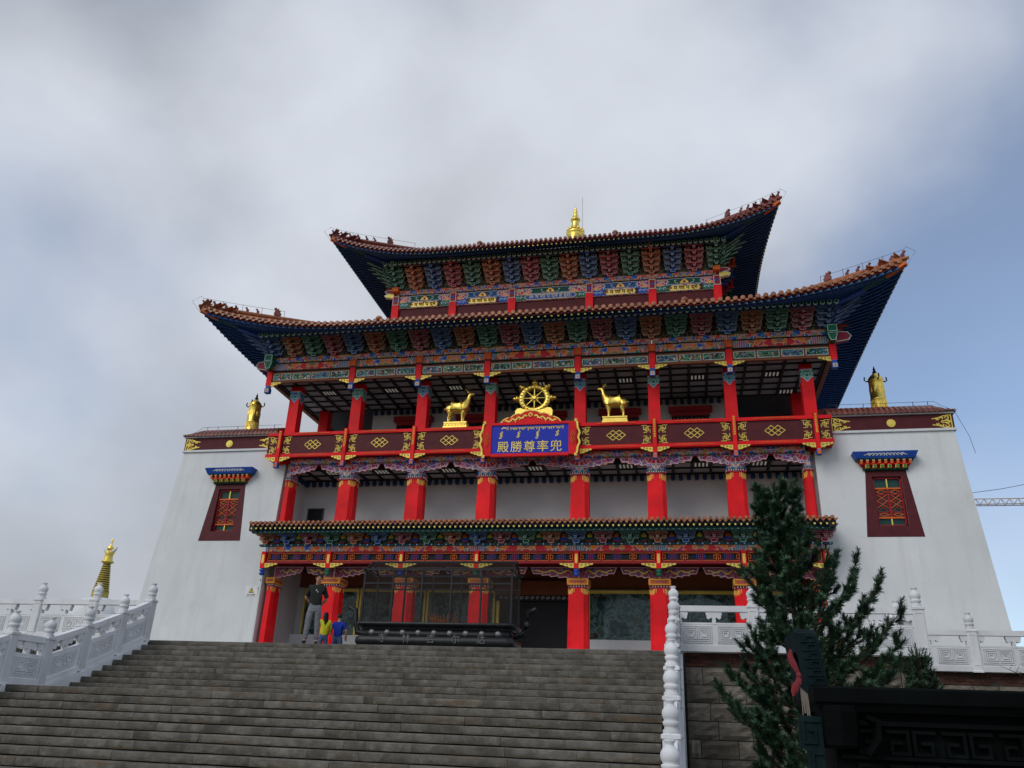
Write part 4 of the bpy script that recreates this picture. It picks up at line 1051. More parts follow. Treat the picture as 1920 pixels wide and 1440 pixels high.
# ---- roofs
def tile_mesh(sp, L, sl, mat):
    """one run of cover tile with its end disc and the drip tile beside it"""
    mb = MB(); r = sp*.30; ns = 7; rows = []
    for y in (0, .3, .32, .62, .64, L):
        k = 1.0 if y in (0, .32, .64) else .93
        rows.append([(r*k*cos(pi*j/ns), y, .02+sl*y+r*k*sin(pi*j/ns)) for j in range(ns+1)])
    mb.grid(rows, 0, True); mb.lathe([(r*1.12, 0), (r*1.12, .03), (r*.7, .035)], 12); n = 0
    return mb, r
def make_tile(sp, L, sl, mat):
    mb = MB(); r = sp*.30
    mb.lathe([(r*1.1, -.02), (r*1.1, .02), (r*.75, .03)], 12); mb.xf(0, T(0, -.01, .03) @ Matrix.Rotation(pi/2, 4, 'X'))
    ns = 6; rows = []
    for y in (0, .3, .32, .62, .64, L):
        k = 1.0 if y in (0, .32, .64) else .92
        rows.append([(r*k*cos(pi*j/ns), y, .03+sl*y+r*k*sin(pi*j/ns)) for j in range(ns+1)])
    mb.grid(rows, 0, True)
    c = sp/2; h = sp/2-.01                          # drip tile: scalloped, hanging
    P = [(c-h, .02), (c-h*.8, -.03), (c-h*.55, -.10), (c-h*.25, -.125), (c, -.17), (c+h*.25, -.125), (c+h*.55, -.10), (c+h*.8, -.03), (c+h, .02), (c+h*.5, -.02), (c, -.035), (c-h*.5, -.02)]
    mb.prism(P, -.005, .02, 0)
    mb.grid([[(c-h, y, .02+sl*y), (c, y, -.04+sl*y), (c+h, y, .02+sl*y)] for y in (0, L)], 0, True)
    return mb.mesh('roof_tile', [mat])
beast = MB(); beast.prism([(-.10, 0), (.11, 0), (.09, .10), (.12, .20), (.19, .24), (.20, .30), (.12, .31), (.10, .36), (.06, .33), (.02, .24), (-.05, .16), (-.11, .17), (-.13, .10)], -.05, .05)
beast_me = beast.mesh('ridge_beast', [MT['rtile']])
bb = MB(); bb.prism([(-.25, 0), (.25, 0), (.28, .2), (.2, .38), (.3, .55), (.18, .62), (.08, .5), (-.02, .62), (-.08, .42), (-.22, .5), (-.16, .3), (-.28, .2)], -.08, .08); bb_me = bb.mesh('ridge_dragon', [MT['rtile']])

def roof(W, Wc, Yf, Yfc, Yb, zc, rise, inner, sp, mat, rafz, frame, slope=.5, k0=.5, pw=2.3):
    """W/Yf corner tip half-width and y; Wc/Yfc eave at mid length; inner=(xi, yi, zi, ybi); frame=(xf, yf, zf) top of bracket rows"""
    xi, yi, zi, ybi = inner; xf, yf_, zf = frame; Ym = (Yf+Yb)/2; HD = Ym-Yf
    def kk(s): return max(0., (abs(s)-k0)/(1-k0))**pw
    def front(s): return Vector((s*W, Yfc+(Yf-Yfc)*kk(s), zc+rise*kk(s)))
    def side(s, sg):                                     # s -1 front .. 1 back
        return Vector((sg*(Wc+(W-Wc)*kk(s)), Ym+s*HD, zc+rise*kk(s)))
    mb = MB(); n = 40
    def surf(e, i_, t):
        p = e.lerp(i_, t); p.z = e.z+(i_.z-e.z)*(t**1.08) + .02; return p
    rows = [[surf(front(-1+2*i/n), Vector(((-1+2*i/n)*xi, yi, zi)), t) for i in range(n+1)] for t in (0, .08, .2, .45, .75, 1)]
    mb.grid(rows, 0, True)
    for sg in (-1, 1):
        rows = [[surf(side(-1+2*i/n, sg), Vector((sg*xi, (yi+ybi)/2+(-1+2*i/n)*(ybi-yi)/2, zi)), t) for i in range(n+1)] for t in (0, .08, .2, .45, .75, 1)]; mb.grid(rows, 0, True)
    ro = mb.obj('roof', mat, temple)
    # boards under the tiles, then rafters in two tiers
    so = MB()
    def soff(e, i_, t): p = e.lerp(i_, t); p.z = e.z-rafz+(i_.z-e.z+rafz)*t; return p
    rows = [[soff(front(-1+2*i/n), Vector(((-1+2*i/n)*xf, yf_, zf)), t) for i in range(n+1)] for t in (0, .5, 1)]; so.grid(rows, 0, False)
    for sg in (-1, 1):
        rows = [[soff(side(-1+2*i/n, sg), Vector((sg*xf, (yf_+Yb-(yf_-Yf))/2+(-1+2*i/n)*(Yb-Yf-2*(yf_-Yf))/2, zf)), t) for i in range(n+1)] for t in (0, .5, 1)]; so.grid(rows, 0, False)
    so.obj('soffit_board', MT['navy'], ro)
    rf = MB(); m_ = int(2*W/(sp*.98))
    def raft(e, i_, fd, tier):
        d = (i_-e); d.normalize(); a = d.cross(Vector((0, 0, 1))).normalized()*.045; u = Vector((0, 0, .09))
        s0 = e+d*(.06 if tier == 0 else .75)-Vector((0, 0, .02 if tier == 0 else .07)); s1 = e+(i_-e)*(.6 if tier == 0 else 1.)-Vector((0, 0, .0 if tier == 0 else .07))
        P = [s0-a-u, s0+a-u, s0+a, s0-a]; Q = [s1-a-u, s1+a-u, s1+a, s1-a]
        rf.face(P, 1 if tier == 0 else 2); rf.face([P[0], Q[0], Q[1], P[1]], 0); rf.face([P[1], Q[1], Q[2], P[2]], 0); rf.face([P[0], P[3], Q[3], Q[0]], 0)
    dn = Vector((0, 0, -rafz))
    for i in range(m_+1):
        s = (-1+2*i/m_)*.985
        for tier in (0, 1): raft(front(s)+dn, Vector((s*xf, yf_, zf)), 0, tier)
    k2 = int((Yb-Yf)*.75/(sp*.98))
    for sg in (-1, 1):
        for i in range(k2):
            s = -.985+2*.75*i/k2
            for tier in (0, 1): raft(side(s, sg)+dn, Vector((sg*xf, (yf_+Yb-(yf_-Yf))/2+s*(Yb-Yf-2*(yf_-Yf))/2, zf)), 0, tier)
    tag(rf.obj('rafters', [MT['dblue'], MT['goldpaint'], MT['dgreen']], ro), kind='stuff')
    # eave boards
    eb = MB()
    P = [front(-1+2*i/n) for i in range(n+1)]
    eb.grid([[p+Vector((0, .04, -.02)) for p in P], [p+Vector((0, .05, -rafz+.0)) for p in P]], 0, False); eb.grid([[p+Vector((0, .03, -rafz*.45)) for p in P], [p+Vector((0, .03, -rafz*.7)) for p in P]], 1, False)
    for sg in (-1, 1):
        P = [side(-1+2*i/n, sg) for i in range(n+1)]; eb.grid([[p+Vector((-sg*.04, 0, -.02)) for p in P], [p+Vector((-sg*.05, 0, -rafz)) for p in P]], 0, False)
    eb.obj('eave_board', [MT['black'], MT['dred']], ro)
    # tiles
    k = int(2*W/sp); me = make_tile(2*W/k, 1.5, slope, mat); rest_t = MB()
    for i in range(k):
        s = -1+2*(i+.25)/k; p = front(s); f = min(1., (1-abs(s))*W/1.0+.12); sl_ = (front(s+.01)-front(s-.01)); ang = math.atan2(sl_.z, sl_.x)
        inst('roof_tile', me, ro, (p.x, p.y-.05, p.z+.02), (0, -ang, 0), (1, f, 1))
    src = [tuple(v.co) for v in me.vertices]; fs = [tuple(q.vertices) for q in me.polygons]
    kb = int((Yb-Yf)/sp)
    for sg in (-1, 1):
        for i in range(kb):
            s = -1+2*(i+.5)/kb; p = side(s, sg); f = min(1., (1-abs(s))*HD/1.0+.12); n0 = len(rest_t.v)
            for x, y, z in src: rest_t.v.append((p.x+sg*.05-sg*y*f, p.y+sg*x, p.z+.02+z))
            for q in fs: rest_t.f.append(tuple(n0+v for v in q)); rest_t.m.append(0); rest_t.sm.append(True)
    tag(rest_t.obj('side_tiles', mat, ro), kind='stuff')
    # hip ridges with beasts, corner beams
    for sg in (-1, 1):
        e = front(sg*1.0); i_ = Vector((sg*xi, yi, zi))
        pts = [surf(e, i_, t)+Vector((0, 0, .10)) for t in (0, .05, .12, .2, .35, .6, 1)]
        hr = MB(); hr.tube([pts[0]+(pts[0]-pts[1]).normalized()*.15]+pts, [.08, .12]+[.14]*6, 8); hr.obj('hip_ridge', mat, ro)
        d = (i_-e); yaw = math.atan2(-d.y, -d.x); Lh = math.hypot(d.x, d.y)
        for j in range(7):
            t = (.12+.62*j)/Lh if j < 6 else 4.4/Lh; p = surf(e, i_, t)+Vector((0, 0, .26)); inst('ridge_beast' if j < 6 else 'ridge_dragon', beast_me if j < 6 else bb_me, ro, p, (0, 0, yaw), RND.uniform(.68, .85) if j < 6 else .8)
        hb = MB(); a = e+dn*.6; b = Vector((sg*xf, yf_, zf)); dd = (b-a); sd = Vector((-dd.y, dd.x, 0)).normalized()*.13
        for t0, t1, hh, mt in ((.0, .28, .24, 0), (.27, .62, .22, 1), (.60, 1., .30, 2)):
            p0, p1 = a+dd*t0, a+dd*t1; u = Vector((0, 0, -hh))
            P = [p0-sd, p0+sd, p0+sd+u*(.55 if t0 == 0 else 1), p0-sd+u*(.55 if t0 == 0 else 1)]; Q = [p1-sd, p1+sd, p1+sd+u, p1-sd+u]
            hb.face(P, mt)
            for q in range(4): hb.face([P[q], P[(q+1) % 4], Q[(q+1) % 4], Q[q]], mt)
        hb.obj('corner_beam', [MT['orange'], MT['dgreen'], MT['blue']], ro)
        # thin conductor wire over the ridge
        wr = MB(); wp = [surf(e, i_, t)+Vector((0, 0, .62)) for t in (0, .1, .2, .3, .42)]; lead = e-d.normalized()*.55+Vector((0, 0, .35))
        wr.tube([e+Vector((0, 0, -.3)), lead, e-d.normalized()*.1+Vector((0, 0, .75))]+wp, .010, 4)
        for t in (.1, .2, .3, .42): q = surf(e, i_, t); wr.tube([q, q+Vector((0, 0, .66))], .014, 4)
        wr.obj('conductor_wire', MT['wire'], ro)
    return ro, front, side
YC = 17.2
r3, fr3, _ = roof(18.96, 18.15, -3.66, -2.95, 2*YC+3.66, 18.62, 1.22, (11.0, 4.6, 21.7, 2*YC-4.6), .37, MT['tile'], .20, (15.9, -1.65, 18.95), slope=.34)
r4, fr4, _ = roof(14.27, 13.45, 1.76, 2.42, 2*YC-1.76, 26.62, 1.15, (4.6, 13.5, 32.0, 2*YC-13.5), .31, MT['rtile'], .20, (11.0, 3.9, 26.98), slope=.38)
mb = MB(); mb.box(-4.6, 4.6, 13.5, 2*YC-13.5, 31.7, 32.6); mb.obj('ridge', MT['rtile'], r4)
for rr, fr, xs in ((r3, fr3, (-.44, .44)), (r4, fr4, (-.30, .31))):   # round ridge bosses on the eave line
    for s in xs:
        p = fr(s); mb = MB(); mb.lathe([(.05, 0), (.17, .05), (.20, .14), (.15, .24), (.05, .29)], 10); mb.obj('tile_boss', MT['tile'], rr, p+Vector((0, .2, .16)))
# lower eave over the porch
lr = MB(); prof = [(-1.92, 7.56), (-1.4, 7.63), (-.7, 7.74), (.4, 7.92)]
lr.grid([[(s*14.64, y, z) for y, z in prof] for s in (-1, 1)], 0, False)
ro = lr.obj('roof', MT['tile'], temple)
k = int(29.28/.27); me = make_tile(29.28/k, 2.2, .14, MT['tile'])
for i in range(k): inst('roof_tile', me, ro, (-14.64+29.28*(i+.4)/k, -1.97, 7.58+RND.uniform(-.006, .006)))
mb = MB(); mb.box(-14.6, 14.6, -1.86, -1.80, 7.36, 7.55, 0)
for s in (-1, 1): xa, xb = sorted((s*14.63, s*14.3)); mb.box(xa, xb, -1.9, .3, 7.2, 7.56, 0)
mb.box(-14.6, 14.6, -1.6, -1.45, 7.14, 7.3, 1); mb.box(-14.6, 14.6, -1.8, .3, 7.40, 7.44, 1); mb.obj('eave_board', [MT['black'], MT['dgreen']], ro)
mb = MB(); kk_ = int(29/.27)
for i in range(kk_+1):
    x = -14.5+29*i/kk_; mb.box(x-.045, x+.045, -1.90, -.5, 7.28, 7.37, 0); mb.box(x-.04, x+.04, -1.905, -1.895, 7.285, 7.365, 1); mb.lathe([(.045, 0), (.045, .02)], 7, (x+.13, -1.62, 7.18), 2)
tag(mb.obj('rafters', [MT['navy'], MT['goldpaint'], MT['outl_b']], ro), kind='stuff')

# ---- gallery parapet
par = MB(); YP = -.3
par.box(-15.28, 15.28, YP-.02, YP+.16, 13.04, 13.22); par.box(-15.28, 15.28, YP-.04, YP+.2, 11.76, 11.95); par.box(-15.28, 15.28, YP+.1, 1.3, 11.84, 11.90, 1)
for s in (-1, 1): xa, xb = sorted((s*15.28, s*15.1)); par.box(xa, xb, YP+.16, 6, 11.76, 13.2)
po = par.obj('parapet', [MT['red'], MT['dred']], temple)
def knot_mesh(u, v, w):
    mb = MB()
    for i, j in ((-2, 0), (0, 0), (2, 0), (-1, 1), (1, 1), (-1, -1), (1, -1)):
        mb.stroke([((i-1)*u, j*v), (i*u, (j+1)*v), ((i+1)*u, j*v), (i*u, (j-1)*v)], w, -.02-.001*(i+j), 0, 0, True)
    return mb
kn = knot_mesh(.165, .135, .032).mesh('endless_knot', [MT['goldpaint']])
def fret():
    mb = MB(); g = .085
    for pts in ([(2, 0), (2, 4), (0, 4)], [(0, 2), (4, 2), (4, 4)], [(0, 2), (0, 0)], [(2, 0), (4, 0)], [(1, 1), (3, 1), (3, 3), (1, 3), (1, 1)], [(2, 4.6), (5, 4.6)]):
        mb.stroke([((x-2)*g, (z-2)*g) for x, z in pts], .028, -.018, 0)
    return mb.mesh('corner_fret', [MT['goldpaint']])
fm = fret()
XPP = [-14.5]+XI+[14.5]
for i, (c, w) in enumerate(mid(XPP)):
    if i == 3: continue
    mb = MB(); hw = w/2-.1; mb.box(-hw, hw, YP+.06, YP+.12, 11.95, 13.04); pp = mb.obj('parapet_panel', MT['maroon'], po, (c, 0, 0))
    k_ = inst('endless_knot', kn, po, (c, YP+.06, 12.49))
    for e in (-1, 1):
        for zz, fz in ((12.76, 1), (12.23, -1)): inst('corner_fret', fm, po, (c+e*(hw-.30), YP+.06, zz), scale=(-e, 1, fz))
    for zz in (13.13, 11.855):
        sc_ = MB()
        for j in range(9):
            x = (j-4)*.15; r = .06-.005*abs(j-4); sc_.stroke([(x+r*1.2*cos(.85*q)*(1-.1*q), zz+r*sin(.85*q)*(1-.1*q)) for q in range(7)], .028, YP-.055, YP-.02)
        for e in (-1, 1): sc_.stroke([(e*.68, zz), (e*.98, zz)], .03, YP-.054, YP-.02)
        tag(sc_.obj('gold_scroll', MT['orange'], po, (c, 0, 0)), kind='stuff')
for s in (-1, 1):
    mb = MB(); xa, xb = sorted((s*14.6, s*15.26)); mb.box(xa, xb, YP+.06, YP+.12, 11.95, 13.04); mb.obj('parapet_panel', MT['maroon'], po)
    for zz, fz in ((12.76, 1), (12.23, -1)): inst('corner_fret', fm, po, (s*14.93, YP+.06, zz), scale=(s, 1, fz))
mb = MB(); mb.box(-.1, .1, -.12, .1, 11.40, 13.34, 0); mb.box(-.075, .075, -.12, .06, 11.34, 11.40, 1); mb.box(-.12, .12, -.15, .1, 11.12, 11.36, 2); mb.box(-.085, .085, -.155, -.14, 11.155, 11.325, 3)
for j in range(8): mb.stroke([(.05*cos(.9*q)*(1-.1*q), 12.3+.13*j+.06*sin(.9*q)*(1-.1*q)) for q in range(7)], .025, -.135, -.12, 4)
pp_me = mb.mesh('parapet_post', [MT['red'], MT['cream'], MT['blue'], MT['orange'], MT['yellow']])
for i, x in enumerate(XPP):
    o = inst('parapet_post', pp_me, po, (x, YP-.02, 0)); gpair(po, (.62, .26), x, YP, 11.755)

# ================================================================ things on and around the temple
def text_mesh(body, size, depth, mat, name='lettering', bold=0.):
    cu = bpy.data.curves.new(name, 'FONT'); cu.body = body; cu.size = size; cu.extrude = depth; cu.align_x = 'CENTER'; cu.align_y = 'CENTER'; cu.resolution_u = 3; cu.offset = bold
    o = bpy.data.objects.new(name, cu); COL.objects.link(o)
    dg = bpy.context.evaluated_depsgraph_get(); me = bpy.data.meshes.new_from_object(o.evaluated_get(dg)); bpy.data.objects.remove(o)
    me.materials.clear(); me.materials.append(mat)
    for p in me.polygons: p.material_index = 0
    me.transform(Matrix.Rotation(pi/2, 4, 'X')); me.name = name; return me
# mottoes on the upper beam
for i, (c, w) in enumerate(mid(XI)):
    b = [o for o in temple.children if o.name.startswith('painted_beam') and abs(o.location.x-c) < .01 and any(ch.name.startswith('motto_strip') for ch in o.children)][0]
    inst('lettering', text_mesh('ॐ म णि प द्मे हूँ' if i != 2 else 'ॐ म णि प द्मे हूँ ह्रीः', .36, .006, MT['maroon'] if i != 2 else MT['cream'], bold=.008), b, (0, F4-.04, 24.06))

# ---- name board hung on the gallery parapet
board = empty('name_board', (0, -.55, 11.4)); tag(board, 'blue name board with gold Chinese, Tibetan and Mongolian lettering in a red frame', 'sign')
def bl(mb, name, mats): return mb.obj(name, mats, board, (0, .55, -11.4))
mb = MB(); mb.box(-2.08, 2.08, -.56, -.44, 11.52, 13.12); bl(mb, 'board', MT['blue'])
MT['plaque'] = plain('royal_blue_enamel', (.008, .028, .42), .45, var=.06); board.children[0].data.materials[0] = MT['plaque']
mb = MB()
for a, b, c, d in ((-2.5, -2.08, 11.42, 13.24), (2.08, 2.5, 11.42, 13.24), (-2.08, 2.08, 11.36, 11.52), (-2.08, 2.08, 13.12, 13.26)): mb.box(a, b, -.62, -.42, c, d)
bl(mb, 'frame', MT['red'])
for i, ch in enumerate('殿勝尊率兜'):
    o = inst('character', text_mesh(ch, .66, .008, MT['goldpaint'], 'character', 0), board, (-1.42+.71*i, -.02, .46))
tb = MB()
def tib(x, z, k, s):
    G = [[[(0, 1), (1, 1)], [(.8, 1), (.75, .55), (.25, .45), (.2, .1)]], [[(0, 1), (1, 1)], [(.2, 1), (.15, .5), (.5, .35)], [(.85, 1), (.85, 0)]], [[(0, 1), (1, 1)], [(.5, 1), (.2, .6), (.7, .5), (.5, 0)]], [[(0, 1), (1, 1)], [(.15, 1), (.15, .4)], [(.5, 1), (.5, .4)], [(.9, 1), (.9, -.1)]], [[(0, 1), (1, 1)], [(.5, 1), (.9, .6), (.4, .4), (.7, -.35), (.3, -.2)]]]
    for st in G[k % 5]: tb.stroke([(x+s*px, z+s*1.15*pz) for px, pz in st], s*.26, -.575, -.56)
x = -1.52
tb.stroke([(x, 12.93), (x+.08, 13.0), (x+.2, 12.97)], .05, -.575, -.56); x += .27
for k in range(2): tb.stroke([(x, 12.86), (x, 13.03)], .022, -.575, -.56); x += .06
x += .06
for k, gch in enumerate([0, 3, 1, -1, 2, 3, 0, -1, 4, 1, 3, -1, 2, 4, -1, 1, 0, -1, 3, 2, 0, -1, 1, 0]):
    if gch < 0: tb.stroke([(x+.01, 12.99), (x+.03, 12.99)], .03, -.575, -.56); x += .065
    else: tib(x, 12.86, gch, .105); x += .132
for k in range(2): tb.stroke([(x+.03, 12.86), (x+.03, 13.03)], .022, -.575, -.56); x += .06
bl(tb, 'tibetan_line', MT['goldpaint'])
mg = MB()
for x, n_, L in ((-1.55, 5, .34), (-.6, 4, .30), (.42, 6, .38), (1.48, 3, .26)):
    z = 12.74; mg.stroke([(x, z), (x, z-L), (x-.07, z-L-.02), (x-.1, z-L+.03)], .035, -.575, -.56)
    mg.stroke([(x, z), (x+.06, z+.03), (x+.08, z-.03)], .028, -.575, -.56)
    for k in range(n_): zz = z-.04-(L-.08)*k/n_; mg.stroke([(x, zz), (x-.065+.02*(k % 2), zz-.02)], .028, -.574, -.56); 
    for k in range(2): zz = z-L*.3-.12*k; mg.stroke([(x, zz), (x+.06, zz+.02), (x+.05, zz-.04)], .022, -.574, -.56)
bl(mg, 'mongolian_line', MT['goldpaint'])
mb = MB(); half = [(0, 14.02), (.32, 13.98), (.55, 13.84), (.72, 13.86), (.95, 13.78), (1.12, 13.62), (1.3, 13.62), (1.52, 13.5), (1.66, 13.33), (1.84, 13.26)]
mb.prism([(x, z) for x, z in half]+[(-x, z) for x, z in half[::-1][:-1]], -.46, -.36, 0, .055, 1)
for e in (-1, 1):
    pts = [(e*(.22+1.15*j/16), 13.66-.30*j/16+.06*sin(j*1.3)) for j in range(17)]; mb.stroke(pts, .07, -.50, -.46, 1)
    for j in (2, 5, 8, 11, 14): mb.stroke([pts[j], (pts[j][0]+e*.1, pts[j][1]+.12), (pts[j][0]+e*.2, pts[j][1]+.05)], .04, -.49, -.46, 2); mb.stroke([pts[j], (pts[j][0]+e*.03, pts[j][1]-.12)], .04, -.49, -.46, 1)
mb.disc(0, -.52, 13.72, .12, 14, 1, .06); mb.disc(0, -.54, 13.72, .07, 12, 2, .03)
bl(mb, 'pediment', [MT['red'], MT['goldpaint'], MT['orange']])
for s in (-1, 1):
    mb = MB(); pts = [(s*(2.52+.13*max(0, sin(pi*j/16))*(1+.35*cos(6*pi*j/16))), 11.45+1.72*j/16) for j in range(17)]
    mb.stroke(pts, .09, -.70, -.60, 0)
    mb.stroke([(s*2.52, 13.17), (s*2.42, 13.24), (s*2.44, 13.32), (s*2.52, 13.30)], .06, -.69, -.6, 0); mb.stroke([(s*2.52, 11.45), (s*2.42, 11.40), (s*2.44, 11.33), (s*2.52, 11.34)], .06, -.69, -.6, 0)
    bl(mb, 'side_ornament', MT['goldpaint']); mb = MB()
    n = mb.since(); kk_ = knot_mesh(.1, .1, .035)
    n0 = len(mb.v); mb.v += [(s*2.31+q[2]*.55, q[1]-.66, 12.32+q[0]*1.25) for q in kk_.v]; mb.f += [tuple(n0+i for i in f) for f in kk_.f]; mb.m += [1]*len(kk_.f); mb.sm += [False]*len(kk_.f)
    bl(mb, 'endless_knot', [MT['goldpaint'], MT['orange']])

# ---- golden wheel of the law behind the name board
wheel = empty('dharma_wheel', (0, .55, 13.2)); wheel.scale = (1.07, 1, 1.0); tag(wheel, 'golden eight spoked wheel standing above the blue name board', 'ornament')
mb = MB(); cz = 1.88; n_ = 40
prof = [(.55, -.05), (.57, -.09), (.70, -.11), (.80, -.09), (.84, -.04), (.84, .06), (.55, .06)]
mb.grid([[(r*cos(2*pi*j/n_), y, cz+r*sin(2*pi*j/n_)) for j in range(n_)] for r, y in prof], 0, True, close=True)
for j in range(24):
    a = 2*pi*j/24; mb.lathe([(.01, -.05), (.05, -.03), (.06, 0), (.02, .03)], 7, (.71*cos(a), -.10, cz+.71*sin(a)))
mb.obj('rim', MT['gold'], wheel)
mb = MB(); mb.tube([(0, -.06, cz), (0, -.06, cz+.62)], [.045, .03], 7); sp_me = mb.mesh('spoke', [MT['gold']])
mb.v = [(x, y, z-cz) for x, y, z in mb.v]; sp_me = mb.mesh('spoke', [MT['gold']])
for j in range(8): inst('spoke', sp_me, wheel, (0, 0, cz), (0, 2*pi*j/8, 0))
mb = MB(); mb.lathe([(.23, 0), (.24, .05), (.20, .09), (.15, .10), (.12, .14), (.03, .17)], 18); mb.xf(0, T(0, 0, cz) @ Matrix.Rotation(pi/2, 4, 'X'))
for j in range(3):
    a = 2*pi*j/3+.4; mb.stroke([(.09*cos(a+.5*q)*(1-.12*q), cz+.09*sin(a+.5*q)*(1-.12*q)) for q in range(6)], .04, -.19, -.12)
mb.obj('hub', MT['gold'], wheel)
kb_ = MB(); kb_.lathe([(.05, 0), (.15, .03), (.19, .11), (.15, .18), (.09, .21), (.13, .26), (.08, .33), (.01, .36)], 10); kbm = kb_.mesh('knob', [MT['gold']])
for j in (0, 1, 2, 3, 4): a = pi*j/4; inst('knob', kbm, wheel, (.80*cos(a), -.02, cz+.80*sin(a)), (0, pi/2-a, 0))
mb = MB(); mb.prism([(-.92, .3), (.92, .3), (.98, 1.1), (.88, 1.25), (.70, 1.28), (.54, 1.2), (.3, 1.14), (-.3, 1.14), (-.54, 1.2), (-.70, 1.28), (-.88, 1.25), (-.98, 1.1)], -.16, .14, 0)
for j in range(9): mb.stroke([(-.8+.2*j+.1*cos(.8*q)*(1-.1*q), .8+.1*sin(.8*q)*(1-.1*q)) for q in range(7)], .04, -.19, -.16)
mb.box(-.6, .6, -.12, .12, -.02, .3); mb.obj('lotus_base', MT['gold'], wheel)

# ---- skinned bodies
def skinned(name, verts, edges, mats, sub=2, root=0, crease=0):
    names = list(verts); me = bpy.data.meshes.new(name); ix = {k: i for i, k in enumerate(names)}
    me.from_pydata([verts[k][0] for k in names], [(ix[a], ix[b]) for a, b in edges], []); 
    o = bpy.data.objects.new(name, me); COL.objects.link(o)
    md = o.modifiers.new('s', 'SKIN'); md.use_smooth_shade = True
    sk = me.skin_vertices[0].data
    for k in names:
        r = verts[k][1]; sk[ix[k]].radius = r if isinstance(r, tuple) else (r, r)
    for i in range(len(names)): sk[i].use_root = (i == root)
    sb = o.modifiers.new('b', 'SUBSURF'); sb.levels = sub; sb.render_levels = sub
    dg = bpy.context.evaluated_depsgraph_get(); m2 = bpy.data.meshes.new_from_object(o.evaluated_get(dg)); bpy.data.objects.remove(o)
    m2.materials.clear()
    for q in (mats if isinstance(mats, list) else [mats]): m2.materials.append(q)
    for p in m2.polygons: p.use_smooth = True; p.material_index = 0
    if crease:
        from mathutils import noise as mn
        for v in m2.vertices:
            c = v.co; k = mn.noise(Vector((c.x*9, c.y*9, c.z*22)))*.6+mn.noise(Vector((c.x*20+5, c.y*20, c.z*34)))*.4
            v.co = c+v.normal*k*crease
    m2.name = name; return m2
V = {'mid': ((0, 0, 1.17), .215), 'm1': ((-.2, 0, 1.19), .205), 'm2': ((.19, 0, 1.18), .215), 'pel': ((-.40, 0, 1.20), .215), 'rump': ((-.56, 0, 1.14), .14), 'che': ((.36, 0, 1.20), .225), 'n0': ((.50, 0, 1.38), .16), 'n1': ((.60, 0, 1.62), .115), 'n2': ((.65, 0, 1.84), .088), 'hd': ((.70, 0, 1.98), .092), 'mz': ((.86, 0, 1.98), .058), 'ms': ((.96, 0, 1.96), .04)}
Ed = [('mid', 'm1'), ('m1', 'pel'), ('pel', 'rump'), ('mid', 'm2'), ('m2', 'che'), ('che', 'n0'), ('n0', 'n1'), ('n1', 'n2'), ('n2', 'hd'), ('hd', 'mz'), ('mz', 'ms')]
for s, e in (('a', -1), ('b', 1)):
    V.update({'fs'+s: ((.36, e*.13, .98), .12), 'fk'+s: ((.34, e*.14, .62), .052), 'fc'+s: ((.33, e*.14, .42), .038), 'fh'+s: ((.36, e*.14, .27), .045),
              'hs'+s: ((-.44, e*.13, .98), .15), 'hk'+s: ((-.36, e*.14, .74), .085), 'hh'+s: ((-.47, e*.14, .54), .046), 'hf'+s: ((-.43, e*.14, .27), .045)})
    Ed += [('che', 'fs'+s), ('fs'+s, 'fk'+s), ('fk'+s, 'fc'+s), ('fc'+s, 'fh'+s), ('pel', 'hs'+s), ('hs'+s, 'hk'+s), ('hk'+s, 'hh'+s), ('hh'+s, 'hf'+s)]
V = {k: (c, r*(1.5 if k in ('mid', 'm1', 'm2', 'pel', 'rump', 'che', 'n0', 'hsa', 'hsb', 'fsa', 'fsb') else 1.3)) for k, (c, r) in V.items()}
deer_me = skinned('body', V, Ed, MT['gold'])
dx = MB()
for e in (-1, 1):
    dx.tube([(.68, e*.04, 2.05), (.60, e*.10, 2.14), (.66, e*.14, 2.24)], [.02, .018, .008], 6); dx.tube([(.60, e*.10, 2.14), (.50, e*.12, 2.18), (.46, e*.13, 2.26)], [.015, .014, .006], 6)
    n = dx.since(); dx.lathe([(.01, 0), (.035, .05), (.03, .11), (.005, .17)], 7); dx.xf(n, T(.66, e*.07, 1.99) @ Matrix.Rotation(-e*1.0, 4, 'X') @ Matrix.Rotation(-.7, 4, 'Y'))
antl = dx.mesh('antlers', [MT['gold']])
tl_ = MB(); tl_.tube([(-.60, 0, 1.2), (-.72, 0, 1.16), (-.74, 0, 1.02)], [.05, .045, .015], 7); tl_me = tl_.mesh('tail', [MT['gold']])
pd_ = MB(); pd_.grid([[(sx*w, sy*d, z) for sx, sy in ((-1, -1), (1, -1), (1, 1), (-1, 1))] for w, d, z in ((.68, .32, -.35), (.68, .32, .02), (.64, .29, .05), (.64, .29, .16), (.66, .31, .20), (.66, .31, .26))], 0, False, close=True); pd_.face([(-.66, -.31, .26), (.66, -.31, .26), (.66, .31, .26), (-.66, .31, .26)])
for j in range(7): pd_.stroke([(-.54+.18*j+.075*cos(.8*q+.5)*(1-.1*q), .11+.06*sin(.8*q+.5)*(1-.1*q)) for q in range(7)], .03, -.325, -.29)
for j in range(3): pd_.lathe([(.02, 0), (.05, .03), (.02, .1)], 7, (-.15+.15*j, -.1, .26))
ped_me = pd_.mesh('pedestal', [MT['gold']])
for x, rz, lb in ((-4.34, 0, 'golden deer left of the wheel, facing right'), (4.46, pi, 'golden deer right of the wheel, facing left')):
    d = empty('golden_deer', (x, .30, 13.40), rz=rz); tag(d, lb, 'statue', 'golden deer flanking the wheel')
    inst('body', deer_me, d); inst('antlers', antl, d); inst('tail', tl_me, d); inst('pedestal', ped_me, d)

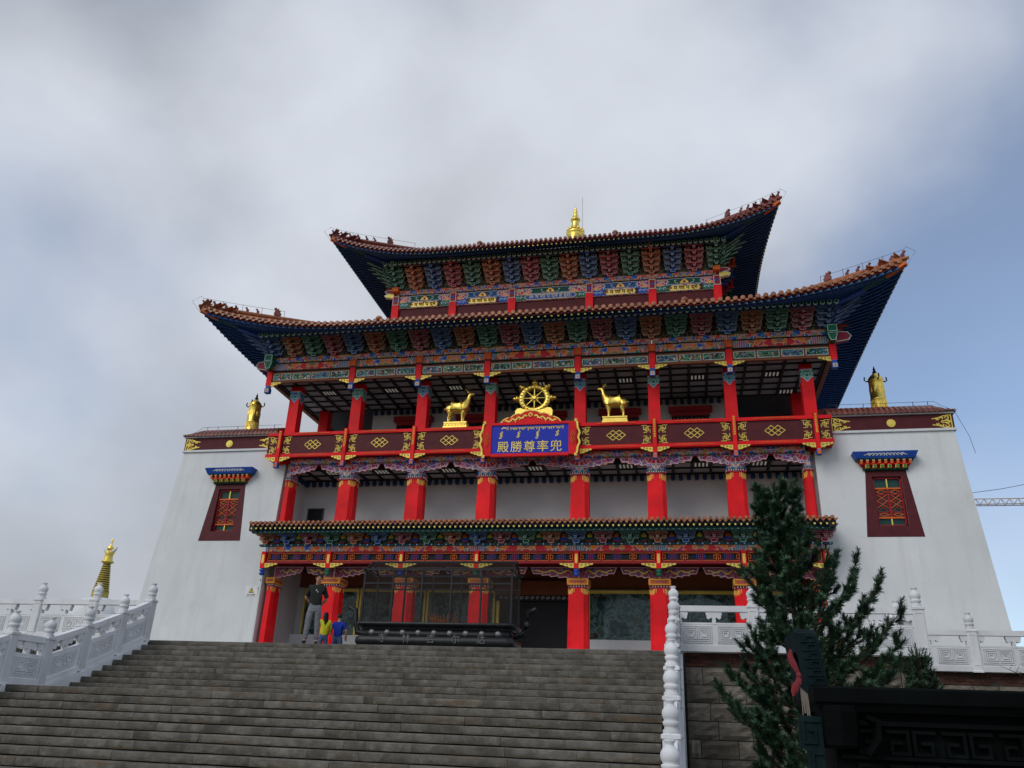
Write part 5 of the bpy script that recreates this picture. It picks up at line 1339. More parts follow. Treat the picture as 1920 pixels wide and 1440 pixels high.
# ---- gilded victory banners on the side blocks and the finial on the top roof
for s, lb in ((-1, 'gilded cylindrical victory banner on the left white block'), (1, 'gilded cylindrical victory banner on the right white block')):
    t = empty('victory_banner', (s*18.4, 3.0, 13.9)); tag(t, lb, 'ornament', 'gilded victory banners'); t.scale = (.84, .84, 1.0)
    mb = MB(); mb.lathe([(.50, 0), (.50, .5), (.47, .52), (.46, 1.25), (.48, 1.28), (.48, 1.36), (.455, 1.38), (.45, 2.35), (.47, 2.38), (.47, 2.46), (.42, 2.5)], 24)
    for j in range(28): a = 2*pi*j/28; mb.tube([(.475*cos(a), .475*sin(a), .55), (.46*cos(a), .46*sin(a), 1.24)], .022, 4)
    for j in range(12):
        a = 2*pi*j/12; mb.lathe([(.01, -.22), (.045, -.12), (.055, 0), (.045, .12), (.01, .22)], 6, (.43*cos(a), .43*sin(a), 1.85))
    mb.obj('drum', MT['gold'], t)
    mb = MB(); mb.lathe([(.47, 2.46), (.46, 2.52), (.36, 2.66), (.24, 2.76), (.16, 2.84)], 20); mb.obj('cap', MT['gold'], t)
    mb = MB(); mb.lathe([(.08, 2.82), (.14, 2.88), (.13, 2.96), (.06, 3.02), (.09, 3.08), (.05, 3.18), (.01, 3.3)], 10); mb.obj('jewel', MT['bronze'], t)
    hk = MB(); hk.tube([(.45, 0, 2.4), (.62, 0, 2.38), (.70, 0, 2.46), (.68, 0, 2.58)], [.04, .035, .05, .03], 6); hk.lathe([(.02, 0), (.06, .04), (.03, .1)], 6, (.68, 0, 2.55)); hkm = hk.mesh('hook', [MT['bronze']])
    for j in range(4): inst('hook', hkm, t, rot=(0, 0, pi*j/2+.1))
t = empty('roof_finial', (0, YC, 35.55)); tag(t, 'gilded vase shaped finial on the ridge of the top roof', 'ornament'); t.scale = (.8, .8, 1)
mb = MB(); mb.lathe([(.85, -3.2), (.85, .9), (.78, 1.0), (.95, 1.15), (.98, 1.3), (.72, 1.45), (.66, 1.55)], 20)
for j in range(12): a = 2*pi*j/12; mb.lathe([(.02, 0), (.13, .08), (.15, .2), (.05, .32)], 6, (.82*cos(a), .82*sin(a), 1.35))
mb.obj('lotus_base', MT['gold'], t)
mb = MB(); mb.lathe([(.66, 1.5), (.52, 1.7), (.42, 2.0), (.36, 2.3), (.38, 2.5), (.52, 2.58), (.50, 2.68), (.36, 2.74), (.30, 2.9), (.22, 3.0)], 18)
for j in range(8): a = 2*pi*j/8; mb.lathe([(.02, 0), (.08, .05), (.03, .15)], 6, (.44*cos(a), .44*sin(a), 2.64))
mb.obj('vase', MT['gold'], t)
mb = MB(); mb.lathe([(.24, 2.98), (.27, 3.08), (.22, 3.2), (.16, 3.28), (.2, 3.36), (.22, 3.48), (.14, 3.62), (.10, 3.72), (.13, 3.8), (.08, 3.92), (.01, 4.05)], 14); mb.obj('spire', MT['gold'], t)
mb = MB(); mb.tube([(.75, 0, 1.2), (.75, 0, 4.9)], .015, 4); mb.obj('lightning_rod', MT['wire'], t)

MT['dullsteel'] = plain('worn_raised_iron', (.14, .14, .14), .6, metal=.3)
# ---- iron incense trough with a gauze canopy on the terrace
cs = empty('incense_trough', (-.6, -12.9, 0)); tag(cs, 'long black iron incense trough with gauze canopy before the doorway', 'incense burner')
mb = MB(); HX, HY = 2.62, .68
rings = [(-.25, .12), (-.2, .35), (.08, .50), (.15, .62), (.135, .78), (-.0, .86), (-.08, .88), (-.06, 1.08), (.06, 1.14), (.14, 1.18), (.14, 1.27), (.05, 1.28), (.0, 1.05)]
def rr_(hx, hy, c=.25, n=4):
    o = []
    for sx, sy, a0 in ((1, -1, -pi/2), (1, 1, 0), (-1, 1, pi/2), (-1, -1, pi)):
        for k in range(n+1): a = a0+pi/2*k/n; o.append((sx*(hx-c)+c*cos(a), sy*(hy-c)+c*sin(a)))
    return o
mb.grid([[(x, y, z) for x, y in rr_(HX+d, HY+d)] for d, z in rings], 0, True, close=True); mb.face([(x, y, 1.06) for x, y in rr_(HX-.02, HY-.02)])
mb.obj('trough', MT['iron'], cs)
mb = MB(); mb.lathe([(.10, 0), (.085, .03), (.05, .055), (.01, .065)], 10); mb.xf(0, Matrix.Rotation(pi/2, 4, 'X')); bs = mb.mesh('boss', [plain('worn_boss', (.30, .30, .30), .5, metal=.5)])
for j in range(9): inst('boss', bs, cs, (-2.2+.55*j, -HY+.075, .96))
for j, ch in enumerate('寺林吉尔达'): inst('character', text_mesh(ch, .30, .012, MT['dullsteel'], 'character'), cs, (-1.75+.86*j, -HY-.15, .72), (radians(-5), 0, 0))
mb = MB()
for sx in (-1, 1):
    for sy in (-1, 1): mb = MB(); mb.lathe([(.16, 0), (.12, .1), (.15, .25), (.22, .4)], 10, (sx*2.2, sy*.45, 0)); mb.obj('foot', MT['iron'], cs)
for sx in (-1, 1):
    mb = MB(); mb.tube([(sx*2.6, 0, .95), (sx*2.95, 0, 1.0), (sx*3.05, 0, 1.35), (sx*3.1, 0, 1.75), (sx*3.35, 0, 1.85)], [.12, .11, .10, .10, .07], 8)
    mb.obj('handle', MT['iron'], cs)
FX, FY, Z0, Z1, ZR = 2.62, .66, 1.27, 3.02, 3.42
fr = MB()
for x in (-FX, -FX*.6, -FX*.2, FX*.2, FX*.6, FX):
    for y in (-FY, FY): fr.box(x-.03, x+.03, y-.03, y+.03, Z0, Z1)
for y in (-FY, FY): fr.box(-FX-.12, FX+.12, y-.035, y+.035, Z1, Z1+.06); fr.box(-FX, FX, y-.025, y+.025, 2.55, 2.6)
for x in (-FX, FX): fr.box(x-.03, x+.03, -FY, FY, Z1, Z1+.05); fr.tube([(x, -FY-.1, Z1), (x, 0, ZR), (x, FY+.1, Z1)], .035, 5)
fr.tube([(-FX-.05, 0, ZR), (FX+.05, 0, ZR)], .04, 5); fr.tube([(.35, -FY, Z1), (.75, -FY, 2.6)], .02, 4)
fr.obj('canopy_frame', MT['iron'], cs)
gz = MB()
for y in (-FY, FY): gz.face([(-FX, y, Z0), (FX, y, Z0), (FX, y, Z1), (-FX, y, Z1)])
for x in (-FX, FX): gz.face([(x, -FY, Z0), (x, FY, Z0), (x, FY, Z1), (x, 0, ZR), (x, -FY, Z1)])
for s in (-1, 1): gz.face([(-FX-.1, s*(FY+.1), Z1-.03), (FX+.1, s*(FY+.1), Z1-.03), (FX, 0, ZR), (-FX, 0, ZR)])
gz.obj('gauze', MT['gauze'], cs)
inc = empty('incense_bundle', (-.45, -13.05, 1.06)); tag(inc, 'bundle of orange incense sticks burning in the iron trough', 'incense')
mb = MB()
for j in range(46):
    x, y = RND.uniform(-.38, .38), RND.uniform(-.2, .2); mb.tube([(x*.7, y, 0), (x*1.25+RND.uniform(-.1, .1), y*1.3, RND.uniform(.3, .62))], .012, 4)
mb.obj('sticks', MT['incense'], inc)

# ---- people
SK = plain('skin', (.42, .22, .14), .5, var=.08); HAIR = plain('black_hair', (.012, .010, .009), .5)
def hand_chain(V, E, wr, nm, w, d, e):
    """palm and five short bent fingers hanging from the wrist"""
    w = Vector(w); d = Vector(d).normalized(); sd = d.cross(Vector((0, 0, 1)))
    sd = sd.normalized() if sd.length > .1 else Vector((0, 1, 0))
    p = w+d*.07; V[nm+'p'] = (tuple(p), (.022, .036)); E.append((wr, nm+'p'))
    for j, (o, L) in enumerate(((-.028, .062), (-.01, .072), (.010, .068), (.027, .052))):
        a = p+sd*o+d*.03; b = a+d*L*.6; c = b+d*L*.45+Vector((0, -.015, 0))
        for k, q in enumerate((a, b, c)): V[f'{nm}{j}{k}'] = (tuple(q), .0085)
        E += [(nm+'p', f'{nm}{j}0'), (f'{nm}{j}0', f'{nm}{j}1'), (f'{nm}{j}1', f'{nm}{j}2')]
    a = w+d*.035-sd*.035*1; V[nm+'t0'] = (tuple(a), .010); V[nm+'t1'] = (tuple(a+d*.04-sd*.018), .009); E += [(nm+'p', nm+'t0'), (nm+'t0', nm+'t1')]
def person(loc, rz, scale, label, shirt, trousers, shoes, arms, hair='short', legs=None, head=(0, 0), long_sleeve=False):
    """figure facing -Y; arms: {side: (elbow, wrist)} offsets in body space"""
    t = empty('person', loc, rz=rz); t.scale = (scale,)*3; tag(t, label, 'person')
    hx, hy = head
    V = {'pel': ((0, 0, .94), (.095, .075)), 'spi': ((0, .01, 1.12), (.085, .065)), 'che': ((0, .01, 1.33), (.10, .07)), 'nk': ((0, .015, 1.48), .055), 'jaw': ((hx*.5, -.01+hy*.5, 1.555), .066), 'hd': ((hx, hy, 1.645), (.078, .092)), 'tp': ((hx, hy+.01, 1.715), (.06, .07))}
    E = [('pel', 'spi'), ('spi', 'che'), ('che', 'nk'), ('nk', 'jaw'), ('jaw', 'hd'), ('hd', 'tp')]
    SV = {'pel': ((0, 0, .84), (.168, .135)), 'spi': ((0, .01, 1.12), (.155, .125)), 'che': ((0, .01, 1.34), (.175, .125))}; SV['nk'] = ((0, .012, 1.455), .068); SE = [('pel', 'spi'), ('spi', 'che'), ('che', 'nk')]
    TV = {'pel': ((0, 0, .95), (.15, .115)), 'wst': ((0, 0, 1.06), (.13, .10))}; TE = [('pel', 'wst')]; FV = {}; FE = []
    legs = legs or {1: ((.10, -.01, .50), (.105, .03, .085)), -1: ((-.10, -.01, .50), (-.105, .03, .085))}
    for s, c in ((-1, 'l'), (1, 'r')):
        sh = (s*.175, .01, 1.405); el, wr = arms[s]
        V.update({'s'+c: (sh, .048), 'e'+c: (el, .042), 'w'+c: (wr, .030)}); E += [('che', 's'+c), ('s'+c, 'e'+c), ('e'+c, 'w'+c)]
        hand_chain(V, E, 'w'+c, 'h'+c, wr, Vector(wr)-Vector(el), s)
        kn_, an = legs[s]; toe = (an[0]+s*.015, an[1]-.15, .035)
        V.update({'k0'+c: ((s*.09, 0, .86), .085), 'k'+c: (kn_, .058), 'a'+c: (an, .042), 't'+c: (toe, .035)}); E += [('pel', 'k0'+c), ('k0'+c, 'k'+c), ('k'+c, 'a'+c), ('a'+c, 't'+c)]
        SV.update({'s'+c: (sh, .075), 'm'+c: (tuple((Vector(sh)+Vector(el))/2), .064)}); SE += [('che', 's'+c), ('s'+c, 'm'+c)]
        SV['e'+c] = (tuple(Vector(sh).lerp(Vector(el), .92)), .06); SE.append(('m'+c, 'e'+c))
        if long_sleeve: SV['w'+c] = (tuple(Vector(el).lerp(Vector(wr), .95)), .045); SE.append(('e'+c, 'w'+c))
        TV.update({'k0'+c: ((s*.09, 0, .84), .105), 'k'+c: (kn_, .080), 'a'+c: ((an[0], an[1], .10), .068)}); TE += [('pel', 'k0'+c), ('k0'+c, 'k'+c), ('k'+c, 'a'+c)]
        fm_ = skinned('shoe', {'a': ((an[0], an[1]+.02, .055), .05), 'b': ((an[0]+s*.008, an[1]-.08, .045), .05), 'c': ((toe[0], toe[1]-.02, .035), .036)}, [('a', 'b'), ('b', 'c')], shoes, 1); inst('shoe', fm_, t)
    inst('body', skinned('body', V, E, SK), t); inst('shirt', skinned('shirt', SV, SE, shirt, 3, 0, .022), t); inst('trousers', skinned('trousers', TV, TE, trousers, 3, 0, .020), t)
    fc = MB()
    for s in (-1, 1):
        fc.lathe([(.002, -.009), (.010, 0), (.002, .009)], 6, (hx+s*.030, hy-.088, 1.645)); n = fc.since(); fc.lathe([(.004, -.03), (.018, -.01), (.020, .012), (.006, .032)], 6, (hx+s*.085, hy+.01, 1.63), 1)
        fc.box(hx+s*.030-.018, hx+s*.030+.018, hy-.098, hy-.088, 1.664, 1.671)
    fc.prism([(hx-.014, 1.598), (hx+.014, 1.598), (hx+.006, 1.645), (hx-.006, 1.645)], hy-.112, hy-.08, 1); fc.box(hx-.024, hx+.024, hy-.092, hy-.08, 1.568, 1.574, 2)
    fc.obj('face', [HAIR, SK, MT['crimson']], t)
    hm = MB(); rows = []
    for i in range(7):
        th = pi*.62*i/6; rw = []
        for j in range(14):
            a = 2*pi*j/14; fwd = max(0, -sin(a)); k = 1-.45*fwd*(i/6)**.7
            rw.append((hx+.094*sin(th*k)*cos(a), hy+.012+.108*sin(th*k)*sin(a), 1.655+.102*cos(th*k)))
        rows.append(rw)
    hm.grid(rows, 0, True, close=True)
    if hair == 'long':
        hm.grid([[(hx+w*cos(a), hy+.05+.06*sin(a), z) for a in [pi*j/8 for j in range(9)]] for w, z in ((.09, 1.66), (.10, 1.5), (.095, 1.38), (.06, 1.25))], 0, True)
    hm.obj('hair', HAIR, t)
    return t
DK = plain('dark_olive_shirt', (.022, .024, .020), .9, bump=.3); GT = plain('grey_trousers', (.17, .175, .19), .9, bump=.3); YL = plain('yellow_top', (.62, .55, .03), .85, bump=.3); JN = plain('blue_jeans', (.06, .10, .19), .9, bump=.3); BLT = plain('royal_blue_tshirt', (.012, .035, .30), .85, bump=.3); SHB = plain('black_shoes', (.02, .02, .02), .5)
pm = person((-2.38, -19.12, 0), radians(18), 1.08, 'man in a dark polo shirt and grey trousers at the head of the stairs', DK, GT, SHB,
       {-1: ((-.27, .08, 1.14), (-.11, .20, .99)), 1: ((.26, .09, 1.13), (.10, .20, .98))}, head=(.03, -.035), legs={-1: ((-.13, -.03, .50), (-.16, .0, .085)), 1: ((.10, .03, .50), (.12, .08, .085))})
mb = MB(); mb.box(-.012, .012, -.142, -.128, 1.30, 1.34); mb.box(.02, .05, -.142, -.128, 1.27, 1.285); mb.obj('badge', MT['white'], pm)
person((-4.80, -12.9, 0), radians(215), .95, 'person in a yellow top and jeans with long black hair, back turned', YL, JN, SHB,
       {-1: ((-.24, -.02, 1.15), (-.2, -.14, 1.0)), 1: ((.24, -.02, 1.15), (.2, -.14, 1.0))}, hair='long', long_sleeve=True)
person((-4.48, -12.4, 0), radians(176), .95, 'person in a royal blue t-shirt seen from behind, next to the yellow top', BLT, JN, SHB,
       {-1: ((-.29, .0, 1.16), (-.25, -.10, .95)), 1: ((.29, .0, 1.16), (.25, -.10, .95))})
for o in COL.objects:
    if o.name.startswith('person') and o.get('label', '').startswith('person in a royal'): o.scale = (1.08, 1.0, .95)

# ---- wall sign and security camera by the left block
sg = empty('warning_sign', (-15.05, yf(4.4)-.02, 4.4)); tag(sg, 'small white wall sign with a yellow warning triangle', 'sign')
mb = MB(); mb.box(-.36, .36, -.012, 0, -.28, .28); mb.obj('plate', MT['white'], sg)
mb = MB(); mb.prism([(-.15, -.08), (.15, -.08), (0, .20)], -.02, -.012, 0, .025, 1); mb.stroke([(0, -.0), (0, .09)], .025, -.026, -.02, 1); mb.stroke([(0, -.04), (0, -.045)], .025, -.026, -.02, 1); mb.obj('triangle', [MT['yellow'], MT['black']], sg)
inst('lettering', text_mesh('当心台阶', .13, .003, MT['black']), sg, (0, -.016, -.19))
cc = empty('security_camera', (-14.50, yf(4.9), 4.9)); tag(cc, 'small dark security camera on the white wall above the sign', 'camera')
mb = MB(); mb.tube([(0, 0, 0), (.02, -.16, .02)], .025, 6); mb.obj('arm', MT['steel'], cc)
mb = MB(); mb.lathe([(.05, -.12), (.055, -.1), (.055, .1), (.03, .12)], 10); mb.xf(0, T(.02, -.2, .04) @ Matrix.Rotation(radians(75), 4, 'X')); mb.obj('housing', MT['black'], cc)

# ---- far things: gold-spired stupa beyond the terrace, tower crane
st = empty('white_stupa', (-55.2, 40, 0)); tag(st, 'distant white stupa with a ringed golden spire at far left', 'stupa')
mb = MB()
for w, z0, z1 in ((5, -.1, 1.2), (4.4, 1.2, 2.4), (3.8, 2.4, 3.4)): mb.box(-w, w, -w, w, z0, z1)
mb.lathe([(2.6, 3.4), (3.0, 4.5), (3.3, 6.2), (3.2, 7.6), (2.6, 8.8), (1.7, 9.5), (1.2, 9.7)], 28); mb.obj('dome', MT['plaster'], st)
mb = MB(); mb.box(-.62, .62, -.62, .62, 9.6, 10.5)
for k in range(13): r = .84-.036*k; z = 10.5+.24*k; mb.lathe([(r*.86, z), (r, z+.03), (r, z+.15), (r*.86, z+.17)], 18, cap=False); mb.lathe([(r*.84, z+.16), (r*.84, z+.25)], 18, mat=1, cap=False)
mb.obj('spire', [plain('old_gilding', (.46, .36, .08), .5, metal=.2), MT['bronze']], st)
mb = MB(); mb.lathe([(.4, 13.55), (.66, 13.62), (.66, 13.72), (.46, 13.9), (.42, 14.5), (.56, 14.75), (.3, 14.85)], 16); mb.obj('parasol', MT['goldpaint'], st)
mb = MB(); mb.tube([(-.85, 0, 15.35), (-.6, 0, 14.95), (0, 0, 14.8), (.6, 0, 14.95), (.85, 0, 15.35)], [.05, .16, .18, .16, .05], 7); mb.obj('crescent', MT['white'], st)
mb = MB(); mb.lathe([(.1, 14.85), (.34, 15.05), (.34, 15.3), (.12, 15.5), (.09, 15.8), (.14, 16.0), (.03, 16.3)], 12); mb.obj('jewel', MT['gold'], st)
cr = empty('tower_crane', (96, 120, GZ)); tag(cr, 'tower crane jib with red and white lattice beyond the right block', 'crane')
q = plain('crane_paint', (.52, .40, .30), .6); MT['crane'] = q
mb = MB()
for k in range(2):
    for y in (-.55, .55): mb.tube([(-44, y, 43.2), (2, y, 43.2)], .09, 5)
mb.tube([(-44, 0, 44.35), (2, 0, 44.35)], .10, 5)
for i in range(32):
    x = -44+1.42*i
    for y in (-.55, .55): mb.tube([(x, y, 43.2), (x+.71, 0, 44.35)], .05, 4, cap=False); mb.tube([(x+.71, 0, 44.35), (x+1.42, y, 43.2)], .05, 4, cap=False)
mb.obj('jib', MT['crane'], cr)
mb = MB(); mb.tube([(-44, 0, 44.4), (-30, 0, 46.2), (0, 0, 52)], .05, 4); mb.obj('pendant_line', MT['wire'], cr)
mb = MB()
for x in (-.8, .8):
    for y in (-.8, .8): mb.tube([(x, y, 0), (x, y, 50)], .1, 5); mb.tube([(x, y, 50), (0, 0, 53)], .08, 5)
for i in range(26):
    z = 1.6*i
    for x in (-.8, .8): mb.tube([(x, -.8, z), (x, .8, z+1.6)], .05, 4, cap=False); mb.tube([(-.8, x, z), (.8, x, z+1.6)], .05, 4, cap=False)
mb.obj('mast', MT['crane'], cr)

# ---- pines: trunk, limbs and needle-clad shoots
q = Nt('pine_needles')
k = q.ramp(q.noise(1.3, 4), [(.3, (.020, .050, .028)), (.5, (.036, .085, .042)), (.7, (.06, .12, .055)), (.85, (.10, .11, .05))])
MT['needle'] = q.set(k, .55, 0, .3)
MT['bark'] = plain('pine_bark', (.075, .045, .028), .95, var=.4, scale=9, bump=.8, bscale=18)
def pine(label, base, H, seed, whorls, lmax, shape, lean=(0, 0), needles=82, nl=(.075, .12), skew=0., extra=()):
    rg = random.Random(seed); t = empty('pine_tree', base); tag(t, label, 'tree')
    tr = MB(); nd = MB()
    def tp(f): return Vector((lean[0]*f*f, lean[1]*f*f, H*f))
    tr.tube([tp(i/8)+Vector((.02*sin(i*2.1), .02*cos(i*1.7), 0)) for i in range(9)], [.085*H/6*(1-i/8)**.8+.012 for i in range(9)], 9)
    def shoot(p, d, L, k):
        """candle-like shoot clothed in needles"""
        d = d.normalized(); tr.tube([p, p+d*L], [.008, .004], 4, cap=False)
        a = d.orthogonal().normalized(); b = d.cross(a)
        for i in range(k):
            f = rg.random()**.8; an = rg.random()*2*pi; r = cos(an)*a+sin(an)*b
            dr = (d*rg.uniform(.55, 1.25)+r).normalized(); o = p+d*L*f; l = rg.uniform(*nl); w = d.cross(dr).normalized()*.0085
            e = o+dr*l; nd.v += [tuple(o-w), tuple(o+w), tuple(e+w*.35), tuple(e-w*.35)]; n = len(nd.v); nd.f.append((n-4, n-3, n-2, n-1)); nd.m.append(0); nd.sm.append(False)
    def limb(c, f, az, L, up):
        hd = Vector((cos(az), sin(az), 0)); pts = []
        for i in range(6):
            u = i/5; pts.append(c+hd*L*u+Vector((0, 0, L*(up*u*.55+.40*u**2.6)))+Vector((rg.uniform(-.02, .02), rg.uniform(-.02, .02), 0)))
        tr.tube(pts, [.026*L**.5*(1-.85*i/5) for i in range(6)], 5, cap=False)
        ns = max(4, int(L*6.8))
        for i in range(ns):
            u = .28+.70*(i+rg.random()*.5)/ns; k = min(4, int(u*5)); p = pts[k].lerp(pts[k+1], u*5-k) if k < 5 else pts[5]
            sd = Vector((-hd.y, hd.x, 0))*rg.choice((-1, 1)); d = (hd*.75+sd*rg.uniform(.45, 1.0)+Vector((0, 0, rg.uniform(.25, .8)))).normalized()
            l2 = rg.uniform(.18, .40)*(.6+.5*(1-u))*min(1, L+.35); q_ = p+d*l2
            tr.tube([p, q_], [.009, .006], 4, cap=False); shoot(p+d*l2*.2, d, l2*.9, int(needles*.9))
            for k2 in range(rg.choice((1, 2, 2))):
                d2 = (d*.7+Vector((rg.uniform(-.6, .6), rg.uniform(-.6, .6), rg.uniform(.5, 1.3)))).normalized(); shoot(q_, d2, rg.uniform(.10, .24), int(needles*.85))
        dt = (pts[5]-pts[4]).normalized()
        shoot(pts[3], (pts[5]-pts[3]), (pts[5]-pts[3]).length, int(needles*1.2)); shoot(pts[5], (dt+Vector((0, 0, .8))), rg.uniform(.22, .38), int(needles*1.3))
        for k2 in range(2): shoot(pts[5], dt+Vector((rg.uniform(-.7, .7), rg.uniform(-.7, .7), .5)), rg.uniform(.12, .24), needles)
    for w in range(whorls):
        f = .10+.86*(w/(whorls-1))**.95; c = tp(f); nb = rg.choice((5, 6, 6, 7))
        for j in range(nb):
            az = 2*pi*(j+rg.random()*.6)/nb+w*.7; L = lmax*shape(f)*rg.uniform(.72, 1.15)*(1+skew*cos(az)*(1 if f < .6 else .3))
            if L < .12: continue
            limb(c, f, az, L, .10+.75*f+rg.uniform(-.12, .12))
    for f, az, L, up in extra: limb(tp(f), f, az, L, up)
    top = tp(1); shoot(top-Vector((0, 0, .35)), Vector((0, 0, 1)), .6, needles*3)
    for k2 in range(5): a = 2*pi*k2/5; shoot(top-Vector((0, 0, .2)), Vector((cos(a)*.5, sin(a)*.5, 1)), .36, needles*2)
    tr.obj('trunk', MT['bark'], t); nd.obj('crown', MT['needle'], t)
    return t
pine('tall young pine with upright shoots in front of the stone wall', (9.80, -24.4, GZ), 6.15, 5, 16, 1.16, lambda f: (1-f)**.55*(.82+.33*min(1, f/.35)) if f < .72 else .46*(1-f)**.5+.16, lean=(-.28, .1), skew=.10,
     extra=((.27, 3.3, 1.5, .15), (.33, 3.0, 1.25, .25), (.22, 3.6, 1.3, .1), (.45, -.25, 1.45, 1.25), (.40, .1, 1.75, .75), (.52, .15, 1.2, 1.7), (.36, -.4, 1.6, .45), (.33, -.05, 1.5, .35)))
pine('little pine sapling by the wall corner behind the dark bronze vessel', (12.75, -20.1, -1.6), 1.55, 9, 6, .42, lambda f: (1-f)*.9+.15, needles=30, nl=(.06, .09))
# ---- bare twigs on the far balustrade
tw = MB(); rg = random.Random(4)
for i in range(9):
    p = Vector((16.6+.25*i, -15.6-.1*rg.random(), -.25)); d = Vector((rg.uniform(-.8, -.1), -.1, rg.uniform(.2, .8)))
    tw.tube([p, p+d*.45, p+d*.9+Vector((-.1, 0, rg.uniform(-.05, .2)))], [.014, .01, .004], 4)
    for k in range(3): q0 = p+d*(.3+.2*k); tw.tube([q0, q0+Vector((rg.uniform(-.3, .2), 0, rg.uniform(.05, .3)))], [.007, .003], 4)
tw.v = [(x-17.5, y+15.6, z+.25) for x, y, z in tw.v]
tag(tw.obj('bare_shrub', MT['bark'], None, (17.5, -15.6, -.25)), 'bare twiggy shrub hanging over the wall at far right', 'shrub')

# ---- big bronze vessel close to the camera
vs_ = empty('bronze_vessel', (9.75, -33.75, GZ)); tag(vs_, 'large dark bronze ritual vessel with upright ear, close at lower right', 'vessel')
def vp(mb, name, mat): return mb.obj(name, mat, vs_, (-9.75, 33.75, -GZ))
X0, X1_, Y0, Y1 = 8.55, 11.0, -34.35, -33.15
mb = MB(); mb.grid([[(x, y, z) for x, y in ((X0-e, Y0-e), (X1_+e, Y0-e), (X1_+e, Y1+e), (X0-e, Y1+e))] for e, z in ((-.02, -1.76), (.0, -1.72), (.02, -1.70), (.02, -1.61), (.0, -1.595), (-.16, -1.595), (-.17, -1.8))], 0, False, close=True); vp(mb, 'rim', MT['bronze'])
mb = MB(); mb.grid([[(x, y, z) for x, y in ((X0+e, Y0+e), (X1_-e, Y0+e), (X1_-e, Y1-e), (X0+e, Y1-e))] for e, z in ((.10, -1.72), (.12, -1.9), (.09, -2.3), (.14, -2.62), (.22, -2.7))], 0, False, close=True); mb.face([(X0+.2, Y0+.2, -2.7), (X0+.2, Y1-.2, -2.7), (X1_-.2, Y1-.2, -2.7), (X1_-.2, Y0+.2, -2.7)])
mb.face([(X0+.15, Y0+.15, -1.85), (X1_-.15, Y0+.15, -1.85), (X1_-.15, Y1-.15, -1.85), (X0+.15, Y1-.15, -1.85)])
yb = Y0+.085
for k in range(6):
    cx_ = X0+.42+.36*k
    for e in (-1, 1): mb.stroke([(cx_+e*px, pz) for px, pz in ((.03, -1.88), (.16, -1.88), (.16, -2.02), (.05, -2.02), (.05, -1.95), (.11, -1.95))], .022, yb-.03, yb+.05); mb.stroke([(cx_+e*px, pz) for px, pz in ((.03, -2.1), (.17, -2.1), (.17, -2.5), (.03, -2.5), (.03, -2.2), (.11, -2.2), (.11, -2.4), (.06, -2.4))], .025, yb-.03, yb+.05)
mb.stroke([(X0+.15, -1.83), (X1_-.15, -1.83)], .03, yb-.03, yb+.06); mb.stroke([(X0+.15, -2.05), (X1_-.15, -2.05)], .025, yb-.035, yb+.06)
vp(mb, 'body', MT['bronze'])
def flange(x0, sg, name):
    mb = MB(); P = [(0, -1.80), (.15, -1.80), (.16, -2.00), (.11, -2.02), (.11, -2.2), (.17, -2.22), (.17, -2.5), (.05, -2.62), (0, -2.62)]
    mb.prism([(x0+sg*x, z) for x, z in P], Y0+.02, Y0+.10, 0)
    mb.stroke([(x0+sg*px, pz) for px, pz in ((.02, -1.83), (.13, -1.83), (.13, -1.97), (.05, -1.97), (.05, -1.89), (.09, -1.89))], .016, Y0+.005, Y0+.03); mb.stroke([(x0+sg*px, pz) for px, pz in ((.02, -2.25), (.14, -2.25), (.14, -2.45), (.05, -2.45), (.05, -2.34), (.09, -2.34))], .016, Y0+.005, Y0+.03); mb.stroke([(x0+sg*px, pz) for px, pz in ((.02, -2.04), (.08, -2.04), (.08, -2.17), (.03, -2.17))], .014, Y0+.005, Y0+.03)
    vp(mb, 'flange', MT['verdigris'])
flange(X0+.02, -1, 'l'); flange(X1_-.02, 1, 'r')
mb = MB(); mb.lathe([(.12, -2.0), (.14, -1.98), (.15, -1.86), (.15, -1.76), (.14, -1.72)], 8, (X0+.14, Y0+.10, 0), sm=False); mb.stroke([(X0+.33, -1.80), (X0+.38, -1.82), (X0+.37, -1.93), (X0+.30, -2.02)], .03, Y0-.06, Y0+.06); vp(mb, 'beast_boss', MT['bronze'])
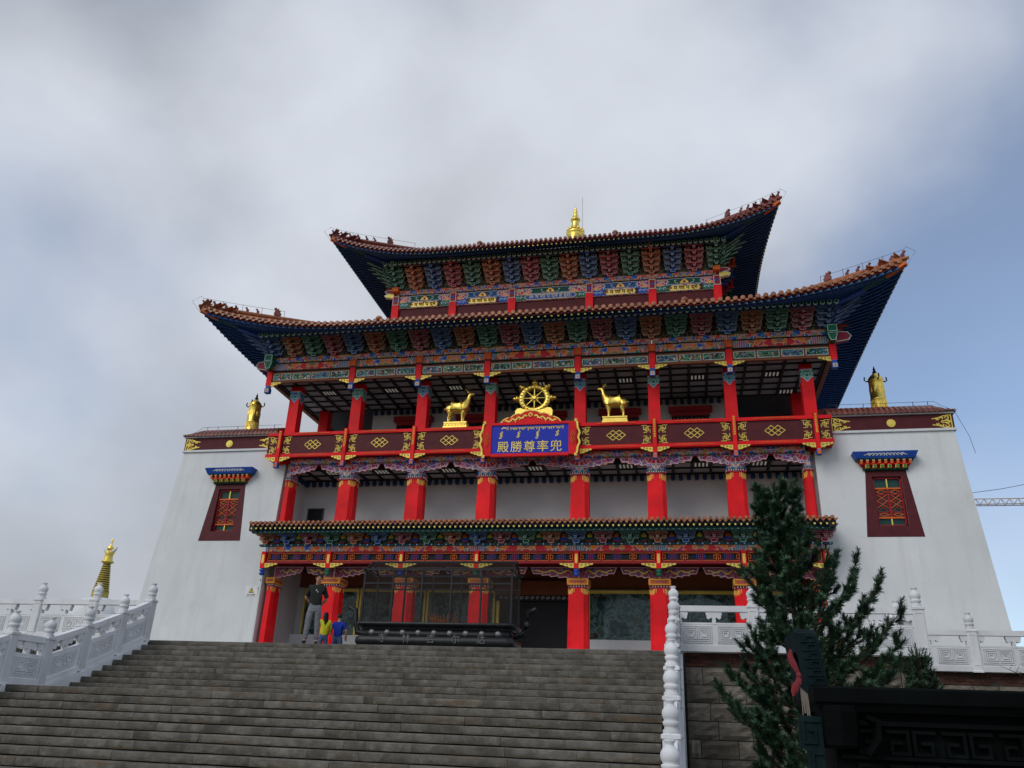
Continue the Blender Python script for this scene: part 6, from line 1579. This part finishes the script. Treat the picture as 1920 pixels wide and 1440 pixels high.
for ex, sg in ((X0+.05, -1), (X1_-.05, 1)):
    mb = MB(); ho = [(-.36, -.05), (-.36, .44), (-.30, .48), (.30, .48), (.36, .44), (.36, -.05)]; hi_ = [(-.20, -.05), (-.20, .28), (-.16, .32), (.16, .32), (.20, .28), (.20, -.05)]; ym = (Y0+Y1)/2+.0
    for i in range(5):
        a, b, c, d = ho[i], ho[i+1], hi_[i+1], hi_[i]
        def E3(p, o): return (ex+sg*(.0+.06*p[1]/.48)+o, ym+p[0]*1.1, -1.62+p[1]*.92)
        for o in (-.075, .075): mb.face([E3(a, o), E3(b, o), E3(c, o), E3(d, o)])
        mb.face([E3(a, -.075), E3(b, -.075), E3(b, .075), E3(a, .075)]); mb.face([E3(d, -.075), E3(c, -.075), E3(c, .075), E3(d, .075)])
    for k in range(6):
        z = .05+.065*k; o0 = ex+sg*(.06*z/.48)
        mb.stroke([(o0-.045+px, -1.62+z*.92+pz) for px, pz in ((0, 0), (.09, 0), (.09, .04), (.03, .04), (.03, .02))], .011, ym-.36*1.1-.012, ym-.36*1.1+.01)
    vp(mb, 'ear', MT['verdigris'])
mb = MB()
for x in (X0+.3, X1_-.3):
    for y in (Y0+.3, Y1-.3): mb = MB(); mb.lathe([(.13, -3.62), (.10, -3.3), (.12, -2.95), (.17, -2.65)], 12, (x, y, 0)); vp(mb, 'leg', MT['bronze'])
# faded red ribbon and frayed cord tied to the ear
rb = empty('red_ribbon', (8.42, -34.30, -1.52)); rb.scale = (.6, .6, .72); tag(rb, 'faded red cloth ribbon tied to the ear of the bronze vessel', 'ribbon')
mb = MB()
def strip(pts, w, mat=0):
    L = [Vector(p)-Vector((w[i], .02*sin(i*1.9), .0)) for i, p in enumerate(pts)]; Rr = [Vector(p)+Vector((w[i], .02*cos(i*1.3), 0)) for i, p in enumerate(pts)]
    mb.grid([L, [(a+b)/2+Vector((0, -.025, 0)) for a, b in zip(L, Rr)], Rr], mat, True); mb.grid([[a+Vector((0, .012, 0)) for a in L], [(a+b)/2+Vector((0, -.013, 0)) for a, b in zip(L, Rr)], [b+Vector((0, .012, 0)) for b in Rr]], mat, True)
strip([(-.02, 0, .24), (-.035, -.01, .18), (-.01, -.01, .10), (.03, -.01, .03), (.045, 0, -.01)], [.012, .035, .04, .025, .018])
strip([(.045, 0, -.01), (.03, -.02, -.06), (.0, -.02, -.10), (-.02, -.02, -.16), (-.035, -.01, -.21)], [.018, .028, .045, .04, .012])
strip([(.045, 0, -.01), (.055, -.02, -.05), (.05, -.02, -.10)], [.02, .02, .012]); mb.lathe([(.01, -.03), (.03, -.01), (.03, .015), (.01, .03)], 8, (.045, -.015, -.01))
mb.obj('cloth', MT['cloth_red'], rb)
mb = MB()
for k in range(7): mb.tube([(.05+.012*k, -.0, -.12-.01*k), (.055+.012*k, -.02, -.25), (.06+.012*k+RND.uniform(-.02, .02), -.01, -.36-.03*RND.random())], .006, 4)
mb.obj('frayed_cord', plain('frayed_hemp', (.24, .21, .17), .95), rb)
